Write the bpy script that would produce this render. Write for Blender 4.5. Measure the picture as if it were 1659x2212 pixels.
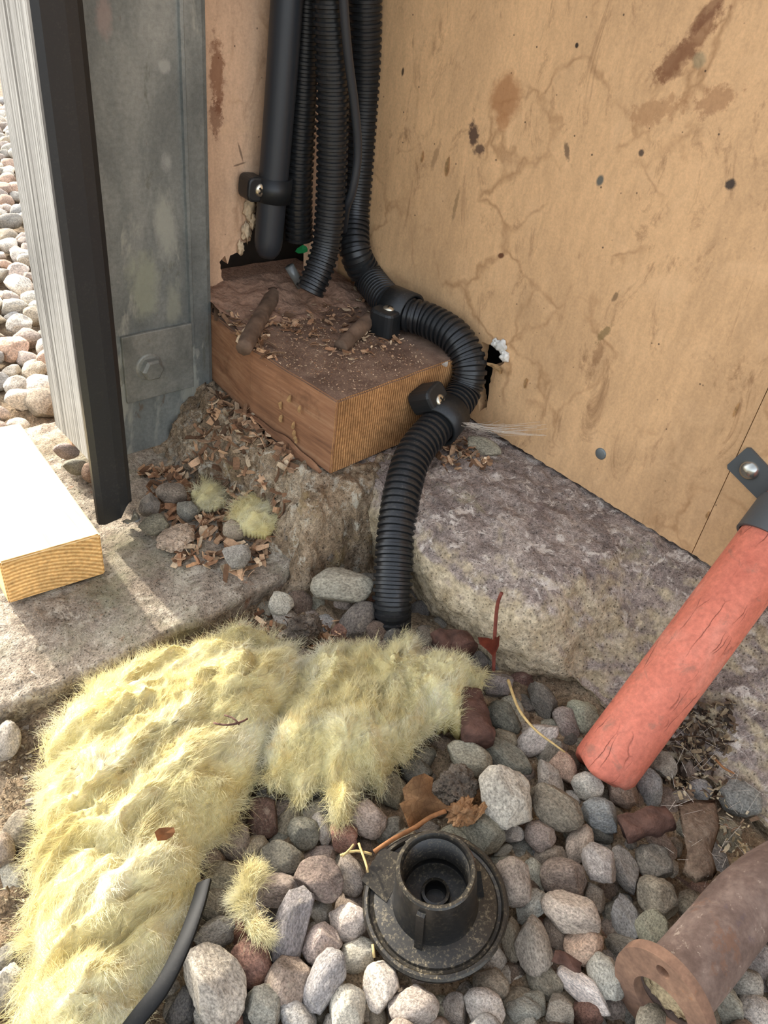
import bpy, bmesh, math, random
import numpy as np
from mathutils import Vector, Matrix, noise, geometry

for o in list(bpy.data.objects): bpy.data.objects.remove(o)
scene = bpy.context.scene
C = scene.collection
rng = random.Random(7)
PI = math.pi

# ------------------------------------------------------------------ camera
# world: X runs right along the back wall, Y runs away along the right wall, Z up; metres.
F = 1660.0; CX, CY = 829.5, 1106.0
RM = np.array([[0.7450, -0.3257, 0.5821], [-0.6570, -0.5091, 0.5560], [0.1153, -0.7967, -0.5933]])
CAM = np.array([0.0, 0.0, 0.424])
cam_data = bpy.data.cameras.new('camera'); cam = bpy.data.objects.new('camera', cam_data); C.objects.link(cam)
m = Matrix(((RM[0,0], -RM[0,1], -RM[0,2], CAM[0]), (RM[1,0], -RM[1,1], -RM[1,2], CAM[1]),
            (RM[2,0], -RM[2,1], -RM[2,2], CAM[2]), (0,0,0,1)))
cam.matrix_world = m
cam_data.lens = F / 2212.0 * 36.0; cam_data.sensor_width = 36.0; cam_data.sensor_fit = 'AUTO'
cam_data.clip_start = 0.01
scene.camera = cam

# ------------------------------------------------------------------ light
SUN_EL = math.radians(24.0)
world = bpy.data.worlds.new('sky'); scene.world = world; world.use_nodes = True
wn = world.node_tree.nodes; wl = world.node_tree.links
sky = wn.new('ShaderNodeTexSky'); sky.sky_type = 'NISHITA'; sky.sun_disc = False
sky.sun_elevation = SUN_EL; sky.sun_rotation = 0.0   # sun stands towards +Y
sky.air_density = 1.0; sky.dust_density = 3.0; sky.ozone_density = 1.0
bgn = wn['Background']; bgn.inputs['Strength'].default_value = 0.42
hs = wn.new('ShaderNodeHueSaturation'); hs.inputs['Saturation'].default_value = 0.38   # thin high haze: pale sky
wl.new(sky.outputs[0], hs.inputs['Color']); wl.new(hs.outputs[0], bgn.inputs[0])
sun_d = bpy.data.lights.new('sun', 'SUN'); sun_d.energy = 4.2; sun_d.angle = math.radians(1.5); sun_d.color = (1.0, 0.93, 0.80)
sun = bpy.data.objects.new('sun', sun_d); C.objects.link(sun)
sun.rotation_euler = Vector((0.03, -math.cos(SUN_EL), -math.sin(SUN_EL))).to_track_quat('-Z', 'Y').to_euler()
scene.view_settings.view_transform = 'Standard'; scene.view_settings.look = 'None'
scene.view_settings.exposure = 0.8; scene.view_settings.gamma = 1.0
scene.view_settings.use_curve_mapping = False

# ------------------------------------------------------------------ helpers
def ray(x, y):
    v = RM @ np.array([x-CX, y-CY, F]); return v/np.linalg.norm(v)
def at(x, y, ax, val):
    """point where the sight line of a photograph pixel meets the plane axis=val"""
    r = ray(x, y); t = (val-CAM[ax])/r[ax]; return Vector(CAM+r*t)
def depth(p): return float((RM.T @ (np.array(p)-CAM))[2])
def proj(p):
    q = RM.T @ (np.array(p)-CAM); return q[0]/q[2]*F+CX, q[1]/q[2]*F+CY
def lin(c):
    return tuple(((v/255.0)/12.92 if v/255.0 <= 0.04045 else ((v/255.0+0.055)/1.055)**2.4) for v in c)
def tag(o, label=None, cat=None, group=None, kind=None):
    if label: o['label'] = label
    if cat: o['category'] = cat
    if group: o['group'] = group
    if kind: o['kind'] = kind
    return o
def link(o, parent=None):
    C.objects.link(o)
    if parent: o.parent = parent
    return o
def mobj(name, verts, faces, mat, parent=None, smooth=True):
    me = bpy.data.meshes.new(name); me.from_pydata([tuple(v) for v in verts], [], faces); me.update()
    if smooth: me.shade_smooth()
    if mat: me.materials.append(mat)
    return link(bpy.data.objects.new(name, me), parent)
def bobj(name, bm, mat, parent=None, smooth=False, normals=True):
    if normals: bmesh.ops.recalc_face_normals(bm, faces=bm.faces)
    me = bpy.data.meshes.new(name); bm.to_mesh(me); bm.free()
    if smooth: me.shade_smooth()
    me.materials.append(mat)
    return link(bpy.data.objects.new(name, me), parent)
def empty(name, loc=(0,0,0)):
    o = bpy.data.objects.new(name, None); o.empty_display_size = 0.02; o.location = loc; C.objects.link(o); return o
def adopt(child, parent):
    """parent without moving the child (parents are unrotated empties)"""
    child.parent = parent; child.matrix_parent_inverse = Matrix.Translation(-Vector(parent.location)); return child
def fbm(p, s, oct=3, seed=0.0):
    return noise.fractal(Vector((p[0]*s+seed, p[1]*s+seed*1.7, p[2]*s-seed)), 1.0, 2.0, oct)
def add_box(bm, x0, x1, y0, y1, z0, z1, bevel=0.0, seg=2):
    b = bmesh.new()
    vs = [b.verts.new((x, y, z)) for x in (x0, x1) for y in (y0, y1) for z in (z0, z1)]
    for f in ((0,1,3,2), (4,6,7,5), (0,4,5,1), (2,3,7,6), (0,2,6,4), (1,5,7,3)): b.faces.new([vs[i] for i in f])
    if bevel: bmesh.ops.bevel(b, geom=b.edges[:], offset=bevel, segments=seg, profile=0.6, affect='EDGES')
    t = bpy.data.meshes.new('t'); b.to_mesh(t); b.free(); bm.from_mesh(t); bpy.data.meshes.remove(t)
def catmull(P, n=12):
    P = [Vector(p) for p in P]; out = []
    for i in range(len(P)-1):
        p0 = P[max(i-1, 0)]; p1 = P[i]; p2 = P[i+1]; p3 = P[min(i+2, len(P)-1)]
        for k in range(n):
            t = k/n
            out.append(0.5*((2*p1)+(p2-p0)*t+(2*p0-5*p1+4*p2-p3)*t*t+(3*p1-p0-3*p2+p3)*t**3))
    out.append(P[-1]); return out
def resample(P, step):
    L = [0.0]
    for a, b in zip(P, P[1:]): L.append(L[-1]+(b-a).length)
    out = []; j = 0; s = 0.0
    while s <= L[-1]:
        while j < len(P)-2 and L[j+1] < s: j += 1
        t = (s-L[j])/max(L[j+1]-L[j], 1e-9); out.append(P[j].lerp(P[j+1], t)); s += step
    return out
def frames(P):
    T = []
    for i in range(len(P)):
        T.append((P[min(i+1, len(P)-1)]-P[max(i-1, 0)]).normalized())
    up = Vector((0, 0, 1)) if abs(T[0].z) < 0.9 else Vector((1, 0, 0))
    n = T[0].cross(up).normalized(); fr = []
    for t in T:
        n = (n-t*n.dot(t)).normalized(); fr.append((n, t.cross(n)))
    return fr
def sweep(P, rad, sides=16, cap=True, sx=1.0):
    """tube along points; rad is a number or list"""
    fr = frames(P); V = []; Fc = []
    for i, p in enumerate(P):
        r = rad[i] if isinstance(rad, (list, tuple)) else rad
        a, b = fr[i]
        for k in range(sides):
            th = 2*PI*k/sides; V.append(p+a*(math.cos(th)*r*sx)+b*(math.sin(th)*r))
    n = len(P)
    for i in range(n-1):
        for k in range(sides):
            k2 = (k+1) % sides
            Fc.append((i*sides+k, i*sides+k2, (i+1)*sides+k2, (i+1)*sides+k))
    if cap:
        Fc.append(tuple(range(sides))[::-1]); Fc.append(tuple((n-1)*sides+k for k in range(sides)))
    return V, Fc
def lathe(prof, sides=48, axis=None, origin=(0,0,0)):
    """profile [(r,z)] about local Z"""
    V = []; Fc = []; n = len(prof)
    for k in range(sides):
        th = 2*PI*k/sides
        for r, z in prof: V.append(Vector((math.cos(th)*r, math.sin(th)*r, z)))
    for k in range(sides):
        k2 = (k+1) % sides
        for i in range(n-1): Fc.append((k*n+i, k2*n+i, k2*n+i+1, k*n+i+1))
    if axis is not None:
        q = Vector(axis).to_track_quat('Z', 'Y'); V = [q @ v for v in V]
    return [v+Vector(origin) for v in V], Fc
def plate(name, loops, mapf, mat, parent=None):
    """flat sheet with thickness: loops of 2D points (outer, holes), mapf(u,v,side) -> 3D"""
    tris = geometry.tessellate_polygon([[Vector((u, v, 0)) for u, v in lp] for lp in loops])
    flat = [p for lp in loops for p in lp]; n = len(flat)
    V = [mapf(u, v, 0) for u, v in flat]+[mapf(u, v, 1) for u, v in flat]
    Fc = [tuple(t) for t in tris]+[tuple(i+n for i in t[::-1]) for t in tris]; s = 0
    for lp in loops:
        k = len(lp)
        for i in range(k): j = (i+1) % k; Fc.append((s+i, s+j, s+j+n, s+i+n))
        s += k
    bm = bmesh.new(); vs = [bm.verts.new(v) for v in V]
    for f in Fc:
        try: bm.faces.new([vs[i] for i in f])
        except ValueError: pass
    return bobj(name, bm, mat, parent)
def ragged(pts, step, amp, seed, closed=False):
    r = random.Random(seed); out = []; n = len(pts)
    for i in range(n if closed else n-1):
        a = Vector(pts[i]); b = Vector(pts[(i+1) % n]); k = max(1, int((b-a).length/step))
        for j in range(k):
            p = a.lerp(b, j/k)
            if j or closed: p = p+Vector((r.uniform(-amp, amp), r.uniform(-amp, amp)))
            out.append((p.x, p.y))
    if not closed: out.append(tuple(pts[-1]))
    return out

# ------------------------------------------------------------------ materials
class NT:
    def __init__(s, name):
        s.m = bpy.data.materials.new(name); s.m.use_nodes = True; s.t = s.m.node_tree
        s.b = s.t.nodes['Principled BSDF']; s.tc = s.t.nodes.new('ShaderNodeTexCoord')
    def n(s, typ, **kw):
        nd = s.t.nodes.new(typ)
        for k, v in kw.items(): setattr(nd, k, v)
        return nd
    def l(s, a, b): s.t.links.new(a, b)
    def co(s, scale=(1,1,1), rot=(0,0,0), loc=(0,0,0), src='Object'):
        mp = s.n('ShaderNodeMapping'); mp.inputs['Scale'].default_value = scale; mp.inputs['Rotation'].default_value = rot
        mp.inputs['Location'].default_value = loc; s.l(s.tc.outputs[src], mp.inputs[0]); return mp.outputs[0]
    def noise(s, scale, detail=4, rough=0.55, dist=0.0, co=None):
        nd = s.n('ShaderNodeTexNoise'); nd.inputs['Scale'].default_value = scale; nd.inputs['Detail'].default_value = detail
        nd.inputs['Roughness'].default_value = rough; nd.inputs['Distortion'].default_value = dist
        s.l(co if co is not None else s.tc.outputs['Object'], nd.inputs['Vector']); return nd.outputs['Fac']
    def vor(s, scale, feature='F1', co=None, out='Distance', rand=1.0):
        nd = s.n('ShaderNodeTexVoronoi', feature=feature); nd.inputs['Scale'].default_value = scale
        nd.inputs['Randomness'].default_value = rand
        s.l(co if co is not None else s.tc.outputs['Object'], nd.inputs['Vector']); return nd.outputs[out]
    def ramp(s, fac, stops):
        nd = s.n('ShaderNodeValToRGB'); e = nd.color_ramp.elements
        while len(e) < len(stops): e.new(0.5)
        for i, (p, c) in enumerate(stops):
            e[i].position = p; e[i].color = (*c, 1) if not isinstance(c, (int, float)) else (c, c, c, 1)
        s.l(fac, nd.inputs[0]); return nd.outputs[0]
    def mix(s, fac, a, b, mode='MIX'):
        if mode == 'OVERLAY':      # grain around the mean, without shifting the hue
            b = s.mix(1.0, b, (1.95, 1.95, 1.95), 'MULTIPLY'); mode = 'MULTIPLY'; fac = min(1.0, fac*1.6) if isinstance(fac, (int, float)) else fac
        nd = s.n('ShaderNodeMix', data_type='RGBA', blend_type=mode)
        for i, v in ((0, fac), (6, a), (7, b)):
            if isinstance(v, (int, float)): nd.inputs[i].default_value = v
            elif isinstance(v, tuple): nd.inputs[i].default_value = (*v, 1)
            else: s.l(v, nd.inputs[i])
        return nd.outputs[2]
    def math(s, op, a, b=None, c=None):
        nd = s.n('ShaderNodeMath', operation=op)
        for i, v in enumerate((a, b, c)):
            if v is None: continue
            if isinstance(v, (int, float)): nd.inputs[i].default_value = v
            else: s.l(v, nd.inputs[i])
        return nd.outputs[0]
    def bump(s, h, strength=0.4, dist=0.001):
        nd = s.n('ShaderNodeBump'); nd.inputs['Strength'].default_value = strength; nd.inputs['Distance'].default_value = dist
        s.l(h, nd.inputs['Height']); s.l(nd.outputs[0], s.b.inputs['Normal'])
    def done(s, col=None, rough=0.85, metal=0.0, spec=0.3):
        if col is not None:
            if isinstance(col, tuple): s.b.inputs['Base Color'].default_value = (*col, 1)
            else: s.l(col, s.b.inputs['Base Color'])
        if isinstance(rough, (int, float)): s.b.inputs['Roughness'].default_value = rough
        else: s.l(rough, s.b.inputs['Roughness'])
        s.b.inputs['Metallic'].default_value = metal; s.b.inputs['Specular IOR Level'].default_value = spec
        return s.m
M = {}
def plain(name, c, rough=0.8, metal=0.0, spec=0.3, var=0.25, scale=60, bump=0.3, bd=0.0006):
    t = NT(name); n1 = t.noise(scale, 5); c = lin(c)
    col = t.ramp(n1, [(0.3, tuple(v*(1-var) for v in c)), (0.7, tuple(min(1, v*(1+var)) for v in c))])
    t.bump(n1, bump, bd); M[name] = t.done(col, rough, metal, spec); return M[name]

def plywood(name, base, horiz, spots, stains=1.0):
    """old oiled plywood: blotches, tide lines, specks; horiz = axis index along the board"""
    t = NT(name)
    sc = [1.0, 1.0, 1.0]; sc[2] = 0.45
    blo = t.noise(9, 6, 0.6, 0.4, t.co(tuple(sc)))
    d = tuple(v*0.74 for v in lin(base)); l = tuple(min(1, v*1.2) for v in lin(base))
    col = t.ramp(blo, [(0.3, d), (0.5, lin(base)), (0.72, l)])
    fine = t.noise(420, 3, 0.7); col = t.mix(0.12, col, t.ramp(fine, [(0.35, 0.35), (0.65, 0.75)]), 'OVERLAY')
    col = t.mix(0.16, col, t.ramp(t.noise(150, 6, 0.75, 0.4, t.co((1.0, 1.0, 0.35))), [(0.35, 0.35), (0.65, 0.72)]), 'OVERLAY')
    # tide lines
    dn = t.n('ShaderNodeTexNoise'); dn.inputs['Scale'].default_value = 22; dn.inputs['Detail'].default_value = 4
    t.l(t.tc.outputs['Object'], dn.inputs['Vector'])
    vm = t.n('ShaderNodeVectorMath', operation='MULTIPLY_ADD'); vm.inputs[1].default_value = (0.06, 0.06, 0.06)
    t.l(dn.outputs['Color'], vm.inputs[0]); t.l(t.tc.outputs['Object'], vm.inputs[2])
    tide = t.vor(15, 'DISTANCE_TO_EDGE', vm.outputs[0])
    tm = t.ramp(tide, [(0.0, 1.0), (0.045, 0.0)])
    tmask = t.ramp(t.noise(13, 3), [(0.50, 0.0), (0.62, 1.0)])
    col = t.mix(t.math('MULTIPLY', t.math('MULTIPLY', tm, tmask), 0.5*stains), col, lin((128, 86, 46)))
    # scuffs
    sc2 = t.ramp(t.noise(34, 8, 0.75, 1.2, t.co((1.0, 1.0, 0.42))), [(0.55, 0.0), (0.68, 1.0)])
    col = t.mix(t.math('MULTIPLY', sc2, 0.6*stains), col, lin((112, 76, 46)))
    lt = t.ramp(t.noise(26, 7, 0.7, 0.6), [(0.54, 0.0), (0.72, 1.0)])
    col = t.mix(t.math('MULTIPLY', lt, 0.35), col, lin((226, 186, 142)))
    # specks
    sp = t.ramp(t.vor(95), [(0.05, 1.0), (0.09, 0.0)])
    spm = t.ramp(t.noise(40, 2), [(0.50, 0.0), (0.56, 1.0)])
    col = t.mix(t.math('MULTIPLY', t.math('MULTIPLY', sp, spm), 0.85), col, lin((58, 42, 32)))
    # marks with a shape of their own: (u, z, half length, half width, angle, colour, strength, ragged)
    sep = t.n('ShaderNodeSeparateXYZ'); t.l(t.tc.outputs['Object'], sep.inputs[0])
    wob = t.noise(120, 8, 0.75)
    for (u, z, a, b, ang, c, st, rg) in spots:
        du = t.math('SUBTRACT', sep.outputs[horiz], u); dz = t.math('SUBTRACT', sep.outputs[2], z)
        ca, sa = math.cos(ang), math.sin(ang)
        p = t.math('ADD', t.math('MULTIPLY', du, ca/a), t.math('MULTIPLY', dz, sa/a))
        q = t.math('ADD', t.math('MULTIPLY', du, -sa/b), t.math('MULTIPLY', dz, ca/b))
        r = t.math('SQRT', t.math('ADD', t.math('MULTIPLY', p, p), t.math('MULTIPLY', q, q)))
        r = t.math('ADD', r, t.math('MULTIPLY', t.math('SUBTRACT', wob, 0.5), rg*1.9))
        col = t.mix(t.ramp(r, [(0.60, st), (1.0, 0.0)]), col, lin(c))
    t.bump(t.mix(0.5, blo, fine), 0.12, 0.0004)
    M[name] = t.done(col, 0.62, 0, 0.35)

def concrete(name, stops, crust=None, spots=None, moss=None, sand=0.5, face=None):
    t = NT(name)
    n1 = t.noise(28, 8, 0.65, 0.3); n2 = t.noise(260, 5, 0.7); n3 = t.noise(900, 2, 0.6)
    col = t.ramp(n1, [(p, lin(c)) for p, c in stops])
    col = t.mix(sand, col, t.ramp(n2, [(0.3, 0.22), (0.7, 0.85)]), 'OVERLAY')
    col = t.mix(0.4, col, t.ramp(n3, [(0.3, 0.25), (0.7, 0.8)]), 'OVERLAY')
    if crust:
        k = t.ramp(t.noise(65, 9, 0.78, 0.6), [(0.54, 0.0), (0.60, 0.9)]); col = t.mix(k, col, lin(crust))
    if moss:
        k = t.ramp(t.noise(17, 5, 0.6), [(0.5, 0.0), (0.66, 0.6)]); col = t.mix(k, col, lin(moss))
    if spots:
        for sc_, lo, c, st in spots:
            k = t.ramp(t.noise(sc_, 6, 0.7), [(lo, 0.0), (lo+0.07, st)]); col = t.mix(k, col, lin(c))
    if face:      # bare sandy sides where the grey crust of the top has not formed
        geo = t.n('ShaderNodeNewGeometry'); sx = t.n('ShaderNodeSeparateXYZ'); t.l(geo.outputs['Normal'], sx.inputs[0])
        kk = t.math('ADD', sx.outputs[2], t.math('MULTIPLY', t.math('SUBTRACT', t.noise(38, 7, 0.72), 0.5), 1.1))
        fc = t.mix(0.6, t.ramp(t.noise(60, 6, 0.6), [(0.3, lin(face[0])), (0.7, lin(face[1]))]), t.ramp(n2, [(0.3, 0.25), (0.7, 0.85)]), 'OVERLAY')
        col = t.mix(t.ramp(kk, [(0.55, 1.0), (0.85, 0.0)]), col, fc)
    pit = t.ramp(t.vor(330), [(0.08, 0.0), (0.25, 1.0)])
    col = t.mix(0.35, col, t.mix(1.0, col, pit, 'MULTIPLY'))
    h = t.math('ADD', t.math('MULTIPLY', n2, 0.7), t.math('ADD', t.math('MULTIPLY', n3, 0.3), t.math('MULTIPLY', pit, 0.35)))
    t.bump(h, 1.0, 0.0030); M[name] = t.done(col, 0.92, 0, 0.2)

def wood(name, cols, axis, ring=90, stretch=0.05, contrast=0.5, rough=0.8, bumpd=0.0005, extra=None):
    """grain running along axis"""
    t = NT(name); sc = [1, 1, 1]; sc[axis] = stretch
    co = t.co(tuple(sc)); n1 = t.noise(ring, 5, 0.6, 0.3, co); n2 = t.noise(ring*4, 4, 0.7, 0, co); n0 = t.noise(14, 3)
    g = t.math('ADD', t.math('MULTIPLY', n1, 0.65), t.math('MULTIPLY', n2, 0.35))
    col = t.ramp(g, [(p, lin(c)) for p, c in cols])
    col = t.mix(contrast*0.5, col, t.ramp(n0, [(0.3, 0.3), (0.7, 0.75)]), 'OVERLAY')
    if extra:
        k = t.ramp(t.noise(extra[0], 6, 0.7), [(extra[1], 0.0), (extra[1]+0.12, extra[3])]); col = t.mix(k, col, lin(extra[2]))
    t.bump(g, 0.6, bumpd); M[name] = t.done(col, rough, 0, 0.25)

def endgrain(name, cols, centre, ring=420, bands=False):
    t = NT(name); w = t.n('ShaderNodeTexWave', wave_type='BANDS' if bands else 'RINGS', bands_direction='X', rings_direction='Y'); w.inputs['Scale'].default_value = ring/6.28
    w.inputs['Distortion'].default_value = 1.2; w.inputs['Detail'].default_value = 3; w.inputs['Detail Scale'].default_value = 1.5
    t.l(t.co(loc=tuple(-c for c in centre)), w.inputs['Vector'])
    col = t.ramp(w.outputs['Fac'], [(p, lin(c)) for p, c in cols]); n2 = t.noise(300, 5, 0.7); n0 = t.noise(30, 5)
    col = t.mix(0.45, col, t.ramp(n2, [(0.3, 0.3), (0.7, 0.75)]), 'OVERLAY')
    col = t.mix(0.4, col, t.ramp(n0, [(0.3, 0.3), (0.7, 0.7)]), 'OVERLAY')
    t.bump(n2, 0.5, 0.0006); M[name] = t.done(col, 0.85, 0, 0.2)

def metal(name, stops, scale=25, rough=0.55, metalness=0.55, sp=None, stretch=0.3, blobs=()):
    t = NT(name); n1 = t.noise(scale, 7, 0.65, 0.4, t.co((1, 1, stretch))); n2 = t.noise(300, 4, 0.7)
    col = t.ramp(n1, [(p, lin(c)) for p, c in stops]); col = t.mix(0.25, col, t.ramp(n2, [(0.3, 0.3), (0.7, 0.75)]), 'OVERLAY')
    if sp:
        for sc_, lo, c, st in sp:
            k = t.ramp(t.noise(sc_, 6, 0.7, 0.3, t.co((1, 1, stretch))), [(lo, 0.0), (lo+0.04, st)]); col = t.mix(k, col, lin(c))
    if blobs:
        sep = t.n('ShaderNodeSeparateXYZ'); t.l(t.tc.outputs['Object'], sep.inputs[0]); wob = t.noise(55, 8, 0.72, 0.2, t.co((1, 1, 0.5)))
        for (u, z, a, b, c, st) in blobs:
            p = t.math('MULTIPLY', t.math('SUBTRACT', sep.outputs[0], u), 1/a); q = t.math('MULTIPLY', t.math('SUBTRACT', sep.outputs[2], z), 1/b)
            r = t.math('ADD', t.math('SQRT', t.math('ADD', t.math('MULTIPLY', p, p), t.math('MULTIPLY', q, q))), t.math('MULTIPLY', t.math('SUBTRACT', wob, 0.5), 2.6))
            col = t.mix(t.ramp(r, [(0.45, st*0.75), (1.0, 0.0)]), col, lin(c))
    t.bump(n2, 0.3, 0.0004); M[name] = t.done(col, rough, metalness, 0.4)

def dusty(name, base, dust, amount=0.5, rough=0.42, top=0.6):
    """black plastic or steel with settled grit (more where the surface faces up)"""
    t = NT(name); n1 = t.noise(520, 4, 0.75); n2 = t.noise(38, 5, 0.6)
    geo = t.n('ShaderNodeNewGeometry'); sp = t.n('ShaderNodeSeparateXYZ'); t.l(geo.outputs['True Normal'], sp.inputs[0])
    up = t.ramp(sp.outputs[2], [(0.2, 0.15), (0.95, 1.0)])
    grit = t.ramp(n1, [(0.56-0.08*amount, 0.0), (0.72-0.08*amount, 1.0)])
    k = t.math('MULTIPLY', t.math('MULTIPLY', grit, t.ramp(n2, [(0.35, 0.1), (0.7, 1.0)])), t.math('MULTIPLY', up, amount))
    film = t.math('MULTIPLY', t.math('MULTIPLY', up, n2), 0.16*amount)
    col = t.mix(film, lin(base), lin(dust)); col = t.mix(k, col, lin(dust))
    t.bump(n1, 0.15, 0.0003); M[name] = t.done(col, t.ramp(k, [(0.0, rough), (1.0, 0.9)]), 0, 0.45)

def stone(name, attr):
    t = NT(name)
    if attr:
        a = t.n('ShaderNodeAttribute'); a.attribute_name = 'Col'; base = a.outputs['Color']; co = t.co((1, 1, 1))
    else:
        oi = t.n('ShaderNodeObjectInfo'); base = oi.outputs['Color']
        av = t.n('ShaderNodeVectorMath', operation='MULTIPLY_ADD'); av.inputs[1].default_value = (0.012, 0.012, 0.012)
        cr = t.n('ShaderNodeCombineXYZ'); 
        for i in range(3): t.l(oi.outputs['Random'], cr.inputs[i])
        sc_ = t.n('ShaderNodeVectorMath', operation='SCALE'); sc_.inputs['Scale'].default_value = 37.0; t.l(cr.outputs[0], sc_.inputs[0])
        t.l(t.tc.outputs['Object'], av.inputs[0]); t.l(sc_.outputs[0], av.inputs[2]); co = av.outputs[0]
    n1 = t.noise(95, 5, 0.6, 0.3, co); n2 = t.noise(760, 4, 0.75, 0, co); n3 = t.noise(230, 6, 0.75, 0.5, co)
    col = t.mix(1.0, base, t.ramp(n1, [(0.28, 0.62), (0.72, 1.12)]), 'MULTIPLY')
    col = t.mix(1.0, col, t.ramp(n2, [(0.36, 0.5), (0.64, 1.42)]), 'MULTIPLY')
    col = t.mix(t.ramp(n3, [(0.55, 0.0), (0.72, 0.45)]), col, lin((196, 184, 160)))
    col = t.mix(t.ramp(n3, [(0.26, 0.5), (0.40, 0.0)]), col, lin((66, 60, 54)))
    t.bump(t.math('ADD', t.math('MULTIPLY', n2, 0.5), n3), 0.9, 0.0016); M[name] = t.done(col, 0.86, 0, 0.25)

stone('pebble', False); stone('pebble_bed', True)

# ------------------------------------------------------------------ sizes of the place
ZS = 0.012          # top of the slab
ZL = 0.070          # top of the ledge and rough footing
XR = 0.512          # face of the right wall
YB = 0.605          # face of the back wall
ZB = 0.138          # top of the timber block

def rwall(px, py): p = at(px, py, 0, XR); return p.y, p.z
def bwall(px, py): p = at(px, py, 1, YB); return p.x, p.z

# ---- wall materials
def spot_r(px, py, a, b, ang, c, st, rg=0.8):
    y, z = rwall(px, py); return (y, z, a*0.95, b*1.5, -ang, c, st, rg)
sp_r = [spot_r(1092, 212, 0.020, 0.012, 1.45, (160, 108, 66), 0.72, 0.5),
        spot_r(1085, 262, 0.008, 0.0055, 1.2, (165, 112, 68), 0.6, 0.6),
        spot_r(1022, 290, 0.0105, 0.0040, 1.9, (72, 52, 44), 0.9, 1.2),
        spot_r(1036, 322, 0.0075, 0.0032, 0.4, (84, 62, 50), 0.85, 1.2),
        spot_r(1490, 95, 0.030, 0.0050, 0.95, (122, 78, 50), 0.6, 2.0),
        spot_r(1462, 130, 0.016, 0.008, 0.9, (116, 74, 46), 0.55, 1.5),
        spot_r(1535, 20, 0.030, 0.0030, 1.0, (110, 68, 42), 0.7, 1.0),
        spot_r(1510, 130, 0.0055, 0.0035, 1.3, (138, 128, 98), 0.6, 0.4),
        spot_r(1296, 390, 0.0048, 0.0023, 1.25, (92, 92, 84), 0.95, 0.2),
        spot_r(1578, 398, 0.0045, 0.0026, 1.2, (54, 46, 42), 0.95, 0.8),
        spot_r(1082, 552, 0.0042, 0.0018, 0.4, (96, 58, 34), 0.95, 0.4),
        spot_r(1225, 330, 0.0080, 0.0016, 2.0, (104, 82, 62), 0.8, 1.2),
        spot_r(1305, 720, 0.0120, 0.0022, 1.1, (118, 98, 60), 0.7, 1.4),
        spot_r(1290, 770, 0.0150, 0.0032, 1.5, (122, 84, 52), 0.5, 1.6),
        spot_r(1385, 330, 0.0028, 0.0018, 0.2, (70, 56, 48), 0.9, 0.5),
        spot_r(1246, 98, 0.0018, 0.0013, 0.2, (24, 20, 18), 0.95, 0.3),
        spot_r(870, 155, 0.0040, 0.0012, 1.5, (50, 36, 26), 0.9, 0.3),
        spot_r(1330, 640, 0.0060, 0.0014, 1.3, (100, 78, 54), 0.7, 1.0),
        spot_r(940, 340, 0.0150, 0.0022, 1.3, (126, 96, 66), 0.5, 1.2),
        spot_r(985, 440, 0.0160, 0.0016, 1.5, (118, 94, 62), 0.55, 1.2),
        spot_r(1420, 240, 0.024, 0.006, 0.4, (142, 96, 58), 0.45, 1.8),
        spot_r(1545, 215, 0.016, 0.005, 0.5, (134, 88, 54), 0.5, 1.8)]
plywood('plywood_right', (204, 164, 120), 1, sp_r)
sp_b = [(bwall(470, 150)[0], bwall(470, 150)[1], 0.030, 0.007, 1.57, (120, 74, 46), 0.75, 1.6),
        (bwall(466, 260)[0], bwall(466, 260)[1], 0.016, 0.006, 1.57, (110, 70, 48), 0.7, 1.8),
        (bwall(520, 330)[0], bwall(520, 330)[1], 0.010, 0.0012, 1.9, (84, 62, 46), 0.7, 0.8),
        (bwall(517, 355)[0], bwall(517, 355)[1], 0.008, 0.0010, 0.2, (84, 62, 46), 0.7, 0.8)]
plywood('plywood_back', (204, 168, 136), 0, sp_b, 0.7)
plain('ply_edge', (150, 118, 82), 0.9, var=0.3, scale=200)
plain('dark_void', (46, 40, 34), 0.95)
concrete('ledge', [(0.25, (98, 86, 80)), (0.5, (144, 130, 120)), (0.75, (184, 170, 156))], crust=(212, 200, 186),
         spots=[(40, 0.60, (116, 98, 94), 0.6), (20, 0.60, (158, 150, 118), 0.5), (75, 0.64, (74, 62, 58), 0.8)], face=((152, 134, 104), (194, 178, 150)))
concrete('footing', [(0.28, (96, 78, 58)), (0.5, (140, 120, 96)), (0.74, (176, 160, 136))], crust=(188, 178, 158),
         spots=[(48, 0.60, (96, 100, 100), 0.6), (30, 0.60, (150, 128, 86), 0.5)])
concrete('slab', [(0.28, (112, 100, 86)), (0.5, (148, 136, 120)), (0.74, (176, 166, 150))], crust=(190, 180, 162), moss=(138, 136, 108),
         spots=[(26, 0.62, (150, 98, 62), 0.6), (120, 0.66, (84, 72, 62), 0.7)])
concrete('dirt', [(0.28, (84, 70, 54)), (0.5, (128, 110, 88)), (0.74, (160, 144, 118))], sand=0.8,
         spots=[(160, 0.60, (178, 166, 140), 0.8), (300, 0.62, (72, 60, 48), 0.8)])

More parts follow.
